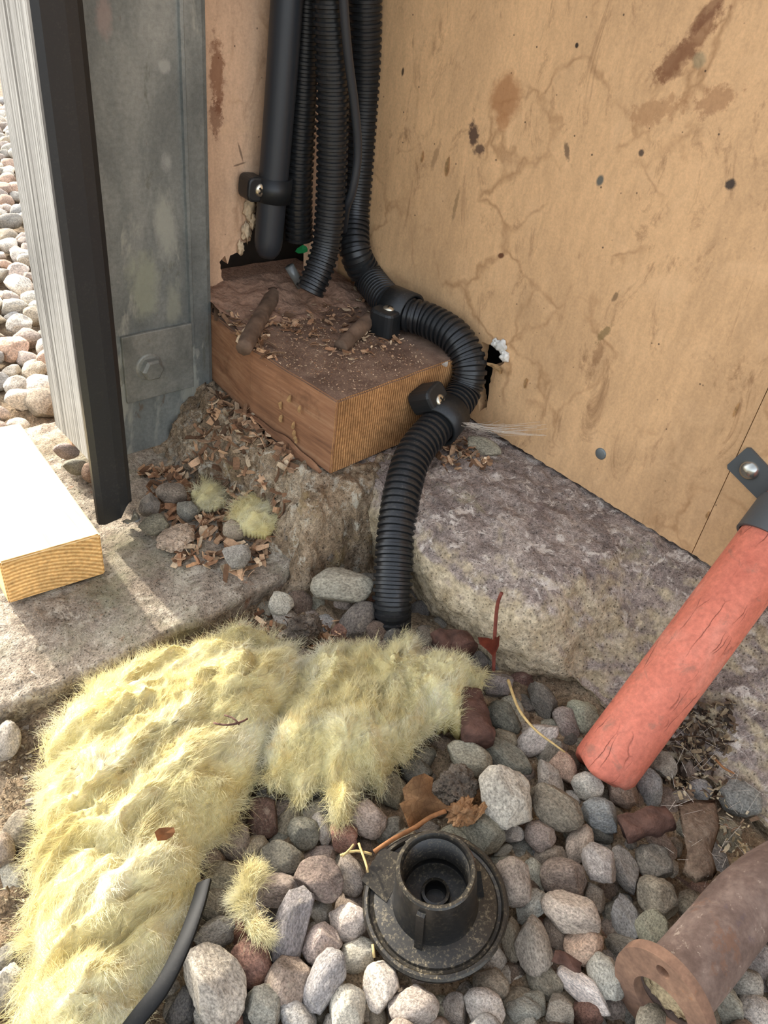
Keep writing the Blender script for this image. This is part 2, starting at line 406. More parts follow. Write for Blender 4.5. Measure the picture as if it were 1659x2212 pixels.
# ------------------------------------------------------------------ setting
# floor: dirt under the gravel, denser grid near the camera
def axis_grid(a, b, c, d, fine, coarse): return np.unique(np.concatenate([np.arange(a, b, coarse), np.arange(b, c, fine), np.arange(c, d+coarse, coarse)]).round(5))
gx = axis_grid(-4, -0.15, 0.62, 4, 0.006, 0.25); gy = axis_grid(-3, -0.2, 0.75, 6, 0.006, 0.25)
V = []; Fc = []
for y in gy:
    for x in gx:
        near = -0.16 < x < 0.63 and -0.21 < y < 0.76
        z = -0.006+(0.006*fbm((x, y, 0), 38, 4)+0.004*fbm((x, y, 3), 120, 2) if near else 0)
        if y > 0.74: z -= 0.004
        V.append((x, y, z))
nx = len(gx)
for j in range(len(gy)-1):
    for i in range(nx-1): Fc.append((j*nx+i, j*nx+i+1, (j+1)*nx+i+1, (j+1)*nx+i))
tag(mobj('floor', V, Fc, M['dirt']), 'brown-grey dirt ground under the gravel and left of the wool', kind='structure')

def rough_loft(name, prof, along, L0, L1, step, mat, amp, seed, edge=None, mats=None):
    """loft a dense profile (list of 2D) along an axis and roughen it; along=0 -> profile is (y,z), along=1 -> (x,z)"""
    n = int((L1-L0)/step)+1; k = len(prof); V = []; Fc = []
    for i in range(n):
        s = L0+(L1-L0)*i/(n-1)
        for (a, z) in prof:
            if edge: a, z = edge(s, a, z)
            V.append(Vector((s, a, z)) if along == 0 else Vector((a, s, z)))
    for i in range(n-1):
        for j in range(k-1): Fc.append((i*k+j, i*k+j+1, (i+1)*k+j+1, (i+1)*k+j))
    me = bpy.data.meshes.new(name); me.from_pydata([tuple(v) for v in V], [], Fc); me.update()
    nrm = [v.normal.copy() for v in me.vertices]
    for v, nn in zip(me.vertices, nrm):
        p = v.co; d = amp*(0.9*fbm(p, 26, 4, seed)+0.6*fbm(p, 85, 3, seed+3)+0.45*fbm(p, 220, 3, seed+7))
        v.co = p+nn*d
    me.update(); bm = bmesh.new(); bm.from_mesh(me); bmesh.ops.recalc_face_normals(bm, faces=bm.faces)
    bm.to_mesh(me); bm.free(); me.shade_smooth()
    for mm in (mats or [mat]): me.materials.append(mm)
    return link(bpy.data.objects.new(name, me))
def dense(pts, step):
    out = []
    for a, b in zip(pts, pts[1:]):
        a = Vector(a); b = Vector(b); k = max(1, int((b-a).length/step))
        for j in range(k): p = a.lerp(b, j/k); out.append((p.x, p.y))
    out.append(tuple(pts[-1])); return out

# ledge along the right wall: sandy face, dark crusted top
def ledge_edge(s, a, z):
    # towards the near end the lip is broken away to a ramp that leaves room for the pole
    near = max(0.0, min(1.0, (0.215-s)/0.075)); near = near*near*(3-2*near)
    wear = (1-min(1, max(0, (a-0.355)/0.06)))*max(0.0, z/0.07)
    a2 = a+near*0.046*max(0.0, 1-(a-0.357)/0.155)+0.006*math.sin(s*40)*wear
    z2 = z-0.014*wear*(0.5+0.5*math.sin(s*27+1))*(1 if s < 0.3 else 0.4)
    cap = -0.004+max(0.0, a2-0.402)*0.80
    if z2 > cap: z2 = z2+(max(cap, -0.03)-z2)*near
    return a2, z2
prof = dense([(0.372, -0.03), (0.364, 0.0), (0.358, 0.030), (0.357, 0.046), (0.362, 0.058), (0.374, 0.066), (0.395, 0.0705), (0.45, 0.072), (0.53, 0.070)], 0.003)
led = rough_loft('concrete_ledge', prof, 1, -0.25, 0.47, 0.003, M['ledge'], 0.0042, 5.0, ledge_edge)
tag(led, 'rough concrete ledge with crusted grey top below the right plywood wall', kind='structure')

# rough footing under the timber block: a heap of old mortar
gx = np.arange(0.225, 0.45, 0.002); gy = np.arange(0.285, 0.63, 0.002); V = []; Fc = []
def sst(t): t = max(0.0, min(1.0, t)); return t*t*(3-2*t)
for y in gy:
    for x in gx:
        p = (x, y, 0)
        w = 0.016*fbm(p, 22, 4, 9)
        front = (y-0.338-0.28*max(0, 0.30-x)+w)/0.050
        left = (x-0.268-0.06*(y-0.40)+w)/0.062
        h = -0.012+0.082*sst(min(front, left*1.0+0.1))
        dent = math.exp(-(((x-0.318)/0.022)**2+((y-0.352)/0.014)**2))
        h -= 0.020*dent
        dent2 = math.exp(-(((x-0.300)/0.012)**2+((y-0.455)/0.016)**2)); h -= 0.016*dent2
        k = 0.007 if h > 0 else 0.002
        h += k*(0.7*fbm(p, 45, 4, 1)+0.5*fbm(p, 130, 3, 4))
        if y > 0.395 and x > 0.338: h = min(h, ZL-0.001)
        V.append((x+0.003*fbm(p, 60, 2, 11), y+0.004*fbm(p, 60, 2, 12), h))
nx = len(gx)
for j in range(len(gy)-1):
    for i in range(nx-1): Fc.append((j*nx+i, j*nx+i+1, (j+1)*nx+i+1, (j+1)*nx+i))
ft = mobj('concrete_footing', V, Fc, M['footing'])
nrm = [v.normal.copy() for v in ft.data.vertices]
for v, nn in zip(ft.data.vertices, nrm):
    if v.co.z > -0.005: v.co = v.co+nn*(0.0045*fbm(v.co, 60, 3, 21)+0.0035*fbm(v.co, 150, 3, 25)-0.001)
    if v.co.y > 0.397 and v.co.x > 0.34: v.co.z = min(v.co.z, ZL-0.001)
ft.data.update(); tag(ft, 'lumpy old concrete footing under the timber block', kind='structure')

# slab strip at the left
def slab_edge(s, a, z):
    e = 0.004*fbm((s, 0, 0), 30, 3, 6); w = max(0.0, 1-(a-0.355)/0.03)
    return a+e*w+max(0, s-0.20)*0.10*w, z
prof = dense([(0.366, -0.02), (0.363, 0.0), (0.361, 0.008), (0.364, ZS), (0.38, ZS), (0.68, ZS-0.004)], 0.003)
tag(rough_loft('concrete_slab', prof, 0, -0.35, 0.345, 0.003, M['slab'], 0.0026, 2.0, slab_edge), 'flaking grey concrete slab strip with rust stains at the left', kind='structure')

# right wall: two plywood panels meeting at a hairline seam, with a torn hole behind the conduit
wall_r = empty('wall_right', (XR, 0.2, 0)); tag(wall_r, 'tan stained plywood wall on the right', kind='structure')
seam = rwall(1580, 1010)[0]
mr = lambda u, v, s: Vector((XR+0.012*s, u, v))
def bottom_r(u0, u1, seed): return ragged([(u0, ZL+0.0035), (u1, ZL+0.0035)], 0.004, 0.0008, seed)
hole = [rwall(*p) for p in [(1040, 738), (1066, 747), (1090, 762), (1096, 774), (1086, 788), (1066, 790), (1058, 830), (1052, 880), (1036, 890), (1026, 820)]]
hole = ragged(hole, 0.003, 0.0007, 3, True)
HW = 2.0
adopt(plate('panel', [bottom_r(seam+0.0003, 0.64, 1)+[(0.64, HW), (seam+0.0003, HW)], hole], mr, M['plywood_right']), wall_r)
adopt(plate('panel', [bottom_r(-1.2, seam-0.0003, 2)+[(seam-0.0003, HW), (-1.2, HW)]], mr, M['plywood_right']), wall_r)
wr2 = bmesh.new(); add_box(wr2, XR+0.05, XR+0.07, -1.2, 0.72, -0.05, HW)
tag(bobj('light_stop_right', wr2, M['dark_void']), 'added dark sheet stopping light leaks behind the right plywood', kind='structure')  # added dark backing, keeps light from leaking in through the torn hole

# back wall: plywood with a torn lower corner
wall_b = empty('wall_back', (0.4, YB, 0)); tag(wall_b, 'pale plywood wall behind the conduits and steel post', kind='structure')
mb = lambda u, v, s: Vector((u, YB+0.009*s, v))
torn = [bwall(*p) for p in [(462, 648), (520, 642), (521, 628), (497, 622), (479, 600), (474, 566), (486, 552), (492, 570), (497, 552), (512, 545), (520, 528), (541, 520), (545, 470), (556, 440), (575, 436)]]
torn = ragged(torn, 0.003, 0.0009, 4)
outer = [(0.215, 0.02), (0.30, 0.02), (0.352, ZB-0.006)]+torn+[(0.470, 0.222), (0.475, ZB-0.004), (0.53, ZB-0.004), (0.53, HW), (0.215, HW)]
adopt(plate('panel', [outer], mb, M['plywood_back']), wall_b)
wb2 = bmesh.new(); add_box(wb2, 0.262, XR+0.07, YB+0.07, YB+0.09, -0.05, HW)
tag(bobj('light_stop_back', wb2, M['dark_void']), 'added dark sheet stopping light leaks behind the back plywood', kind='structure')  # extra dark sheet put behind the torn corner to block outside light
# torn paper fringe on the edge of the back hole
plain('torn_fibre', (196, 172, 140), 0.95, var=0.2, scale=300)
for i, (x, y, s) in enumerate([(540, 450, 0.010), (532, 500, 0.008), (545, 478, 0.007), (520, 536, 0.006)]):
    p = at(x, y, 1, YB-0.003); bm = bmesh.new(); bmesh.ops.create_icosphere(bm, subdivisions=3, radius=1)
    for v in bm.verts:
        k = 1+0.8*fbm(v.co, 2.2, 3, i*5); v.co = Vector((v.co.x*s*0.5*k, v.co.y*0.0025*k, v.co.z*s*k))+p
    adopt(bobj('torn_edge', bm, M['torn_fibre'], None, True), wall_b)

# nail head set flush in the right panel
plain('nail_grey', (120, 126, 126), 0.5, 0.6)
y, z = rwall(1298, 980)
V, Fc = lathe([(0.0, 0.0011), (0.0040, 0.0011), (0.0049, 0.0006), (0.005, -0.001)], 24, (-1, 0, 0), (XR, y, z))
adopt(mobj('nail_head', V, Fc, M['nail_grey']), wall_r)

# ------------------------------------------------------------------ post group at the left
wood('weathered', [(0.38, (70, 67, 62)), (0.47, (134, 132, 126)), (0.58, (172, 170, 164))], 2, 330, 0.006, 0.5, 0.85, 0.0014)
bm = bmesh.new(); add_box(bm, 0.188, 0.212, 0.4925, 0.560, 0.078, 1.4, 0.0008)
tag(bobj('weathered_board', bm, M['weathered']), 'weathered grey upright board beside the black strip, sunlit gravel behind', 'board')
dusty('black_strip', (34, 36, 38), (170, 160, 140), 0.35, 0.42)
strip = empty('weather_strip', (0.20, 0.488, ZS)); tag(strip, 'tall black strip between the weathered grey board and the steel post', 'strip')
# curved profile swept upwards, torn at the foot
prof = [(0.1855, 0.4925), (0.1855, 0.4885), (0.190, 0.4870), (0.204, 0.4872), (0.2115, 0.4882), (0.2165, 0.4925), (0.2185, 0.500), (0.2185, 0.530), (0.2165, 0.530), (0.2160, 0.500), (0.2140, 0.494), (0.2100, 0.4905), (0.2030, 0.4895), (0.190, 0.4895), (0.1875, 0.4905), (0.1875, 0.4925)]
lev = [0.0, 0.002, 0.004, 0.007, 0.012, 0.02]+[0.02+0.09*i for i in range(1, 16)]
V = []; Fc = []; n = len(prof)
for j, h in enumerate(lev):
    for i, (x, y) in enumerate(prof):
        torn_z = ZS+0.006+0.010*abs(fbm((x, y, 0), 120, 2, 3))+(0.016 if x > 0.205 and y < 0.50 else 0.004)*max(0, 1-j/6)
        V.append((x, y, torn_z+h))
for j in range(len(lev)-1):
    for i in range(n): k = (i+1) % n; Fc.append((j*n+i, j*n+k, (j+1)*n+k, (j+1)*n+i))
bm = bmesh.new(); vs = [bm.verts.new(v) for v in V]
for f in Fc: bm.faces.new([vs[i] for i in f])
adopt(bobj('strip_profile', bm, M['black_strip'], None, False), strip)
plain('torn_foil', (150, 150, 146), 0.35, 0.8)
bm = bmesh.new(); g = []
for j in range(5):
    for i in range(5):
        u, v = i/4, j/4
        g.append(bm.verts.new((0.203+0.013*u+0.002*math.sin(v*5), 0.4865-0.006*v+0.003*math.sin(u*4+v*3), ZS+0.003+0.016*v*(0.6+0.4*u)+0.002*math.sin(u*9))))
for j in range(4):
    for i in range(4): bm.faces.new((g[j*5+i], g[j*5+i+1], g[(j+1)*5+i+1], g[(j+1)*5+i]))
bmesh.ops.solidify(bm, geom=bm.faces[:], thickness=0.0006)
adopt(tag(bobj('torn_flap', bm, M['torn_foil'], None, True), 'torn pale flap'), strip)

metal('galvanised', [(0.3, (96, 100, 98)), (0.5, (122, 126, 122)), (0.72, (150, 152, 146))], 22, 0.5, 0.35,
      [(13, 0.55, (172, 172, 160), 0.7), (34, 0.60, (96, 96, 84), 0.5), (60, 0.64, (104, 84, 66), 0.6)], 0.35,
      [(*[at(x, y, 1, 0.58)[i] for i in (0, 2)], a, b, c, st) for x, y, a, b, c, st in ((358, 490, 0.011, 0.034, (176, 178, 166), 0.8), (310, 620, 0.016, 0.034, (168, 172, 150), 0.75), (375, 650, 0.010, 0.022, (164, 166, 148), 0.7), (362, 350, 0.006, 0.008, (170, 172, 166), 0.8), (225, 30, 0.006, 0.014, (170, 148, 140), 0.6), (352, 142, 0.006, 0.005, (176, 178, 172), 0.8))])
metal('galvanised_plate', [(0.3, (104, 106, 100)), (0.6, (140, 140, 132))], 30, 0.5, 0.35, [(50, 0.62, (108, 92, 74), 0.5)], 0.8)
post = empty('steel_post', (0.30, 0.58, ZS)); tag(post, 'galvanised steel channel post with bolted plate', 'post')
def extrude_xy(name, pts, z0, z1, mat, parent, cuts=1):
    bm = bmesh.new(); n = len(pts); rows = []
    for j in range(cuts+1):
        z = z0+(z1-z0)*j/cuts; rows.append([bm.verts.new((x, y, z)) for x, y in pts])
    for j in range(cuts):
        for i in range(n): k = (i+1) % n; bm.faces.new((rows[j][i], rows[j][k], rows[j+1][k], rows[j+1][i]))
    bm.faces.new(rows[0][::-1]); bm.faces.new(rows[-1]); return adopt(bobj(name, bm, mat), parent)
extrude_xy('web', [(0.222, 0.580), (0.3235, 0.580), (0.3235, 0.582), (0.222, 0.582)], ZS+0.004, 1.4, M['galvanised'], post)
extrude_xy('bead', [(0.3235, 0.580), (0.3242, 0.5775), (0.3268, 0.5772), (0.3278, 0.5785), (0.3278, 0.5825), (0.3235, 0.582)], ZS+0.10, 1.4, M['galvanised'], post)
extrude_xy('flange', [(0.3278, 0.5785), (0.342, 0.5785), (0.346, 0.5800), (0.3475, 0.584), (0.3475, 0.6045), (0.3455, 0.6045), (0.3455, 0.586), (0.344, 0.582), (0.3278, 0.582)], ZS+0.006, 1.4, M['galvanised'], post)
extrude_xy('flange_foot', [(0.3235, 0.5795), (0.3278, 0.5788), (0.3278, 0.5825), (0.3235, 0.582)], ZS+0.004, ZS+0.10, M['galvanised'], post)
pl = at(345, 787, 1, 0.577); 
bm = bmesh.new(); add_box(bm, 0.2585, 0.3245, 0.5765, 0.5798, 0.070, 0.133, 0.0008)
bp = adopt(tag(bobj('base_plate', bm, M['galvanised_plate']), 'square steel plate on the post'), post)
b0 = at(322, 792, 1, 0.5765)
V, Fc = lathe([(0.0, 0.0012), (0.0105, 0.0012), (0.0122, 0.0008), (0.0125, 0.0)], 32, (0, -1, 0), b0)
ws = mobj('washer', V, Fc, M['galvanised_plate']); ws.parent = bp
V, Fc = lathe([(0.0, 0.0075), (0.0080, 0.0075), (0.0097, 0.0062), (0.0103, 0.0052), (0.0103, 0.0)], 6, (0, -1, 0), b0+Vector((0.001, -0.001, -0.001)))
bh = mobj('bolt', V, Fc, M['galvanised_plate'], smooth=False); bh.parent = bp
for c in (ws, bh): c.matrix_parent_inverse = (Matrix.Translation(-Vector(post.location))).inverted() @ Matrix.Translation(-Vector(post.location))

# ------------------------------------------------------------------ timber offcut lying on the slab in the sun
wood('new_pine', [(0.3, (214, 178, 116)), (0.55, (238, 212, 156)), (0.8, (248, 228, 178))], 1, 110, 0.03, 0.25, 0.7, 0.0003, (60, 0.66, (150, 120, 70), 0.5))
endgrain('new_pine_end', [(0.1, (176, 134, 82)), (0.6, (204, 164, 106)), (0.95, (214, 178, 122))], (0.115, 0.44, -0.05), 620)
tb = empty('timber_offcut', (0.135, 0.53, ZS+0.002)); tag(tb, 'short new pine offcut lying in the sun on the slab', 'timber')
A = at(20, 1305, 2, ZS+0.002); B = at(228, 1240, 2, ZS+0.002)
ex = (B-A).normalized(); wid = (B-A).length; D = Vector((0.06, 1, 0)).normalized(); Lg = 0.178; Th = 0.039
def hexa(name, A, e1, e2, hgt, mat, endmat=None, bev=0.0012, jit=0):
    bm = bmesh.new(); c = [A, A+e1, A+e1+e2, A+e2]
    vs = [bm.verts.new(v) for v in c]+[bm.verts.new(v+Vector((0, 0, hgt))) for v in c]
    for f in ((3,2,1,0), (4,5,6,7), (0,1,5,4), (1,2,6,5), (2,3,7,6), (3,0,4,7)): bm.faces.new([vs[i] for i in f])
    bmesh.ops.bevel(bm, geom=bm.edges[:], offset=bev, segments=2, affect='EDGES')
    bmesh.ops.recalc_face_normals(bm, faces=bm.faces); d = e2.normalized()
    o = bobj(name, bm, mat)
    if endmat:
        o.data.materials.append(endmat)
        for p in o.data.polygons:
            if abs(p.normal.dot(d)) > 0.9: p.material_index = 1
    return o
adopt(hexa('plank', A, ex*wid, D*Lg, Th, M['new_pine'], M['new_pine_end']), tb)

# ------------------------------------------------------------------ timber block in the corner
wood('block_wood', [(0.28, (96, 66, 48)), (0.5, (140, 100, 72)), (0.75, (170, 132, 100))], 1, 110, 0.04, 0.6, 0.85, 0.0012, (30, 0.56, (96, 68, 48), 0.5))
endgrain('block_end', [(0.15, (128, 90, 56)), (0.5, (166, 122, 78)), (0.85, (184, 140, 94))], (0.20, 0.4, 0.06), 760, True)
t = NT('block_top'); n0 = t.noise(40, 6, 0.65); n1 = t.noise(700, 4, 0.75); n2 = t.noise(12, 4)
col = t.ramp(n0, [(0.3, lin((92, 72, 60))), (0.55, lin((126, 102, 86))), (0.75, lin((150, 126, 106)))])
k = t.math('MULTIPLY', t.ramp(n1, [(0.54, 0.0), (0.66, 0.9)]), t.ramp(n2, [(0.36, 0.25), (0.6, 1.0)]))
col = t.mix(k, col, lin((190, 158, 128))); t.bump(n1, 0.6, 0.0014); M['block_top'] = t.done(col, 0.95, 0, 0.15)
blk = empty('timber_block', (0.42, 0.5, ZL)); tag(blk, 'sawn timber block carrying the clipped conduit in the corner', 'timber')
def block_poly(z): return [(0.3435, 0.394, z), (0.509, 0.4045, z), (0.509, 0.6035, z), (0.349, 0.6035, z), (0.337, 0.50, z)]
bm = bmesh.new(); lo = [bm.verts.new(v) for v in block_poly(ZL)]; hi = [bm.verts.new(v) for v in block_poly(ZB)]
bm.faces.new(lo[::-1]); bm.faces.new(hi)
for i in range(5): bm.faces.new((lo[i], lo[(i+1) % 5], hi[(i+1) % 5], hi[i]))
bmesh.ops.bevel(bm, geom=bm.edges[:], offset=0.0012, segments=2, affect='EDGES')
bmesh.ops.triangulate(bm, faces=[f for f in bm.faces if len(f.verts) > 4])
bmesh.ops.subdivide_edges(bm, edges=[e for e in bm.edges if e.calc_length() > 0.03], cuts=10, use_grid_fill=True)
bmesh.ops.recalc_face_normals(bm, faces=bm.faces)
for v in bm.verts: v.co += Vector((0.0008*fbm(v.co, 60, 2, 1), 0.0005*fbm(v.co, 60, 2, 5), 0.0009*fbm(v.co, 50, 2, 8)))
bo = bobj('block', bm, M['block_wood']); bo.data.materials.append(M['block_end']); bo.data.materials.append(M['block_top'])
for p in bo.data.polygons:
    if p.normal.z > 0.7: p.material_index = 2
    elif p.normal.y < -0.7: p.material_index = 1
adopt(bo, blk)
# split-off sliver along the left foot of the block
bm = bmesh.new(); rows = []
for i in range(15):
    f = i/14; y = 0.402+0.098*f; th = 0.0035*math.sin(PI*min(1, f*1.15+0.05))+0.0006; zc = ZL-0.002+0.010*f+0.0012*math.sin(f*17)
    x = 0.3425-0.0065*f-0.0015; rows.append([bm.verts.new(v) for v in ((x, y, zc-th), (x-0.0035, y, zc-th*0.4), (x-0.003, y, zc+th), (x, y, zc+th*1.4))])
for a, b in zip(rows, rows[1:]):
    for i in range(4): k = (i+1) % 4; bm.faces.new((a[i], a[k], b[k], b[i]))
bm.faces.new(rows[0][::-1]); bm.faces.new(rows[-1])
adopt(tag(bobj('splinter', bm, M['block_wood']), 'split lower edge of the block'), blk)

plain('dark_batten', (104, 84, 68), 0.9, var=0.35, scale=90, bump=0.6, bd=0.002)
def stick(name, P, r, mat, label, cat, sx=1.0, seed=1, sides=10, wob=0.15, taper=None, group=None):
    pts = resample(catmull(P, 10), 0.003); n = len(pts)
    rad = [r*(1+wob*fbm(p, 90, 2, seed))*((1-(1-taper)*i/n) if taper else 1) for i, p in enumerate(pts)]
    V, Fc = sweep(pts, rad, sides, True, sx); return tag(mobj(name, V, Fc, mat), label, cat, group)
p = [at(527, 752, 2, ZB+0.006), at(555, 700, 2, ZB+0.007), at(592, 635, 2, ZB+0.007)]
stick('old_batten', p, 0.0075, M['dark_batten'], 'dark dusty stick lying at the left edge of the timber block', 'stick', 1.0, 3, 8, 0.2)
p = [at(735, 752, 2, ZB+0.003), at(765, 722, 2, ZB+0.007), at(798, 690, 2, ZB+0.010)]
stick('wooden_peg', p, 0.0072, M['dark_batten'], 'short dark wooden peg on the block left of the upper clip', 'peg', 0.9, 5, 10, 0.15)

# ------------------------------------------------------------------ conduits
dusty('conduit_black', (26, 28, 30), (150, 142, 128), 0.30, 0.36)
dusty('conduit_smooth', (40, 43, 47), (150, 145, 135), 0.20, 0.42)
plain('conduit_inside', (12, 12, 12), 0.9)
def corrugated(name, P, r, mat, pitch=0.0056, sides=28):
    base = resample(catmull(P, 24), pitch/8); fr = frames(base); V = []; Fc = []; rows = 0
    prof = ((0, 0.87), (1, 1.0), (4, 1.0), (5, 0.87))
    for i in range(0, len(base)-8, 8):
        for off, rr in prof:
            q = base[i+off]; a, b = fr[i+off]
            for k in range(sides):
                th = 2*PI*k/sides; V.append(q+a*(math.cos(th)*r*rr)+b*(math.sin(th)*r*rr))
            rows += 1
    for i in range(rows-1):
        for k in range(sides):
            k2 = (k+1) % sides; Fc.append((i*sides+k, i*sides+k2, (i+1)*sides+k2, (i+1)*sides+k))
    Fc.append(tuple(range(sides))[::-1]); Fc.append(tuple((rows-1)*sides+k for k in range(sides)))
    o = mobj(name, V, Fc, mat); me = o.data
    me.set_sharp_from_angle(angle=math.radians(35)); return o
main = [at(782, -400, 1, 0.585), at(784, -120, 1, 0.583), at(786, 0, 1, 0.582), at(785, 200, 1, 0.582), at(772, 380, 1, 0.578), at(764, 470, 1, 0.572), at(768, 545, 1, 0.555),
        at(800, 605, 2, ZB+0.0195), at(858, 668, 2, ZB+0.0180), at(925, 692, 2, ZB+0.0180), at(985, 730, 0, 0.492), at(1014, 790, 0, 0.4915), at(1000, 850, 0, 0.482),
        at(957, 905, 1, 0.374), at(898, 975, 1, 0.362), at(872, 1050, 1, 0.345), at(857, 1140, 1, 0.325), at(850, 1230, 1, 0.306), at(846, 1320, 1, 0.290), at(845, 1390, 1, 0.285)]
tag(corrugated('corrugated_conduit', main, 0.0155, M['conduit_black']), 'long black corrugated conduit curving over the timber block down into the gravel', 'conduit', 'black corrugated conduits')
pa = [at(706, -400, 1, 0.555), at(709, -150, 1, 0.553), at(712, 0, 1, 0.551), at(718, 200, 1, 0.549), at(716, 400, 1, 0.546), at(706, 520, 1, 0.543), at(690, 580, 1, 0.540), at(672, 622, 1, 0.538), at(664, 640, 1, 0.538)]
tag(corrugated('corrugated_conduit', pa, 0.0135, M['conduit_black'], 0.0056), 'black corrugated conduit in the middle of the bundle with its lower end free', 'conduit', 'black corrugated conduits')
pb = [at(672, -400, 1, 0.588), at(668, -150, 1, 0.588), at(664, 0, 1, 0.588), at(655, 200, 1, 0.588), at(645, 400, 1, 0.588), at(647, 530, 1, 0.588)]
tag(corrugated('corrugated_conduit', pb, 0.0130, M['conduit_black'], 0.0056), 'black corrugated conduit half hidden behind the smooth pipe and middle conduit', 'conduit', 'black corrugated conduits')
ps = resample(catmull([at(648, -400, 1, 0.583), at(630, -150, 1, 0.583), at(620, 0, 1, 0.583), at(606, 200, 1, 0.583), at(590, 400, 1, 0.583), at(577, 560, 1, 0.583)], 12), 0.004)
n = len(ps); rad = [0.0128]*n
for i in range(4): rad[n-1-i] = 0.0128*(0.55, 0.8, 0.92, 0.98)[i]
V, Fc = sweep(ps, rad, 24); tag(mobj('smooth_pipe', V, Fc, M['conduit_smooth']), 'smooth black pipe clipped to the back wall left of the conduits', 'pipe')
pc = resample(catmull([at(738, -400, 1, 0.530), at(738, -150, 1, 0.530), at(742, 0, 1, 0.530), at(752, 120, 1, 0.530), at(766, 230, 1, 0.530), at(773, 330, 1, 0.530), at(762, 410, 1, 0.532), at(748, 450, 1, 0.540), at(742, 500, 1, 0.56)], 12), 0.003)
V, Fc = sweep(pc, 0.0036, 14); tag(mobj('thin_cable', V, Fc, M['conduit_smooth']), 'thin grey-black cable bowing beside the middle corrugated conduit', 'cable')

plain('screw_steel', (200, 192, 172), 0.28, 0.9, 0.5, 0.08, 200, 0.05)
plain('screw_slot', (40, 36, 30), 0.7)
def screw(parent_e, loc, axis, r=0.0052, rot=0.3):
    V, Fc = lathe([(0.0, 0.0022), (r*0.5, 0.0020), (r*0.85, 0.0013), (r, 0.0003), (r, -0.001)], 28, axis, loc)
    s = adopt(mobj('screw', V, Fc, M['screw_steel']), parent_e); q = Vector(axis).to_track_quat('Z', 'Y')
    bm = bmesh.new(); l = r*0.62; w = r*0.16
    for a in (rot, rot+PI/2):
        b = bmesh.new(); add_box(b, -l, l, -w, w, 0.0012, 0.00232, 0.0002, 1)
        bmesh.ops.rotate(b, verts=b.verts[:], cent=(0, 0, 0), matrix=Matrix.Rotation(a, 3, 'Z')); tm = bpy.data.meshes.new('t'); b.to_mesh(tm); b.free(); bm.from_mesh(tm); bpy.data.meshes.remove(tm)
    for v in bm.verts: v.co = q @ v.co+Vector(loc)
    x = bobj('slot', bm, M['screw_slot']); x.parent = s; x.matrix_parent_inverse = Matrix.Translation(-Vector(parent_e.location)).inverted() @ Matrix.Translation(-Vector(parent_e.location)); return s
dusty('clip_black', (24, 27, 29), (150, 142, 130), 0.25, 0.45)
def saddle(loc, tang, side, out, r, width, tab, label, twist=0.3, thick=0.0032):
    """clip bent over a conduit: half ring round tang, one screw tab on the side"""
    T = Vector(tang).normalized(); O = (Vector(out)-T*Vector(out).dot(T)).normalized(); S = T.cross(O)
    if S.dot(Vector(side)) < 0: S = -S
    e = empty('conduit_clip', loc); tag(e, label, 'clip', 'conduit clips'); loc = Vector(loc)
    pts = []
    for i in range(19):
        a = -0.62*PI+1.24*PI*i/18; pts.append((S*math.sin(a)+O*math.cos(a))*r)
    end = pts[-1]; pts2 = [p for p in pts]
    bm = bmesh.new(); rows = []
    for p in pts:
        n = p.normalized(); rows.append([bm.verts.new(loc+p+T*w+n*h) for w, h in ((-width/2, 0), (width/2, 0), (width/2, thick), (-width/2, thick))])
    for a, b in zip(rows, rows[1:]):
        for i in range(4): j = (i+1) % 4; bm.faces.new((a[i], a[j], b[j], b[i]))
    bm.faces.new(rows[0][::-1]); bm.faces.new(rows[-1])
    bmesh.ops.bevel(bm, geom=[x for x in bm.edges if x.calc_face_angle(0) > 1.0], offset=0.0007, segments=2, affect='EDGES')
    adopt(bobj('saddle', bm, M['clip_black'], None, True), e)
    # tab: rounded block standing off from the wood with the screw in its outer face
    bm = bmesh.new(); m_ = 20
    ring = []
    hw = width*0.52
    for i in range(m_):
        a = 2*PI*i/m_; u = math.cos(a); v = math.sin(a)
        su = (abs(u)**0.55)*(1 if u > 0 else -1); sv = (abs(v)**0.55)*(1 if v > 0 else -1)
        ring.append((su*tab*0.5, sv*hw))
    ctr = S*(r*0.82+tab*0.42); lay = []
    for h, k in ((-r*0.95, 1.0), (r*0.26, 1.0), (r*0.38, 0.93), (r*0.42, 0.8)):
        lay.append([bm.verts.new(loc+ctr+O*h+S*(u*k)+T*(v*k)) for u, v in ring])
    for a, b in zip(lay, lay[1:]):
        for i in range(m_): j = (i+1) % m_; bm.faces.new((a[i], a[j], b[j], b[i]))
    bm.faces.new(lay[0][::-1]); bm.faces.new(lay[-1])
    adopt(bobj('screw_tab', bm, M['clip_black'], None, False), e)
    screw(e, loc+ctr+S*(-tab*0.18)+O*(r*0.42), O, 0.0056, twist); return e
q = at(868, 668, 2, ZB+0.018); q2 = at(925, 692, 2, ZB+0.018)
saddle(at(866, 670, 2, ZB+0.018), (q2-q), (-0.6, -0.8, 0), (0, -0.15, 1), 0.0160, 0.025, 0.021, 'black conduit clip on top of the timber block with a worn screw', 0.2)
c2 = at(958, 906, 1, 0.374)
saddle(c2, at(925, 940, 1, 0.366)-at(992, 862, 1, 0.382), (-0.8, 0, 0.3), (-0.12, -0.9, 0.42), 0.0160, 0.025, 0.022, 'black conduit clip on the front of the timber block with bright cross screw', 0.5)
c3 = at(590, 408, 1, 0.585)
saddle(c3, at(577, 560, 1, 0.583)-at(606, 200, 1, 0.583), (-1, 0, 0), (-0.1, -1, 0), 0.0132, 0.020, 0.018, 'black clip with silver cross screw holding the smooth pipe to the back wall', 0.75)
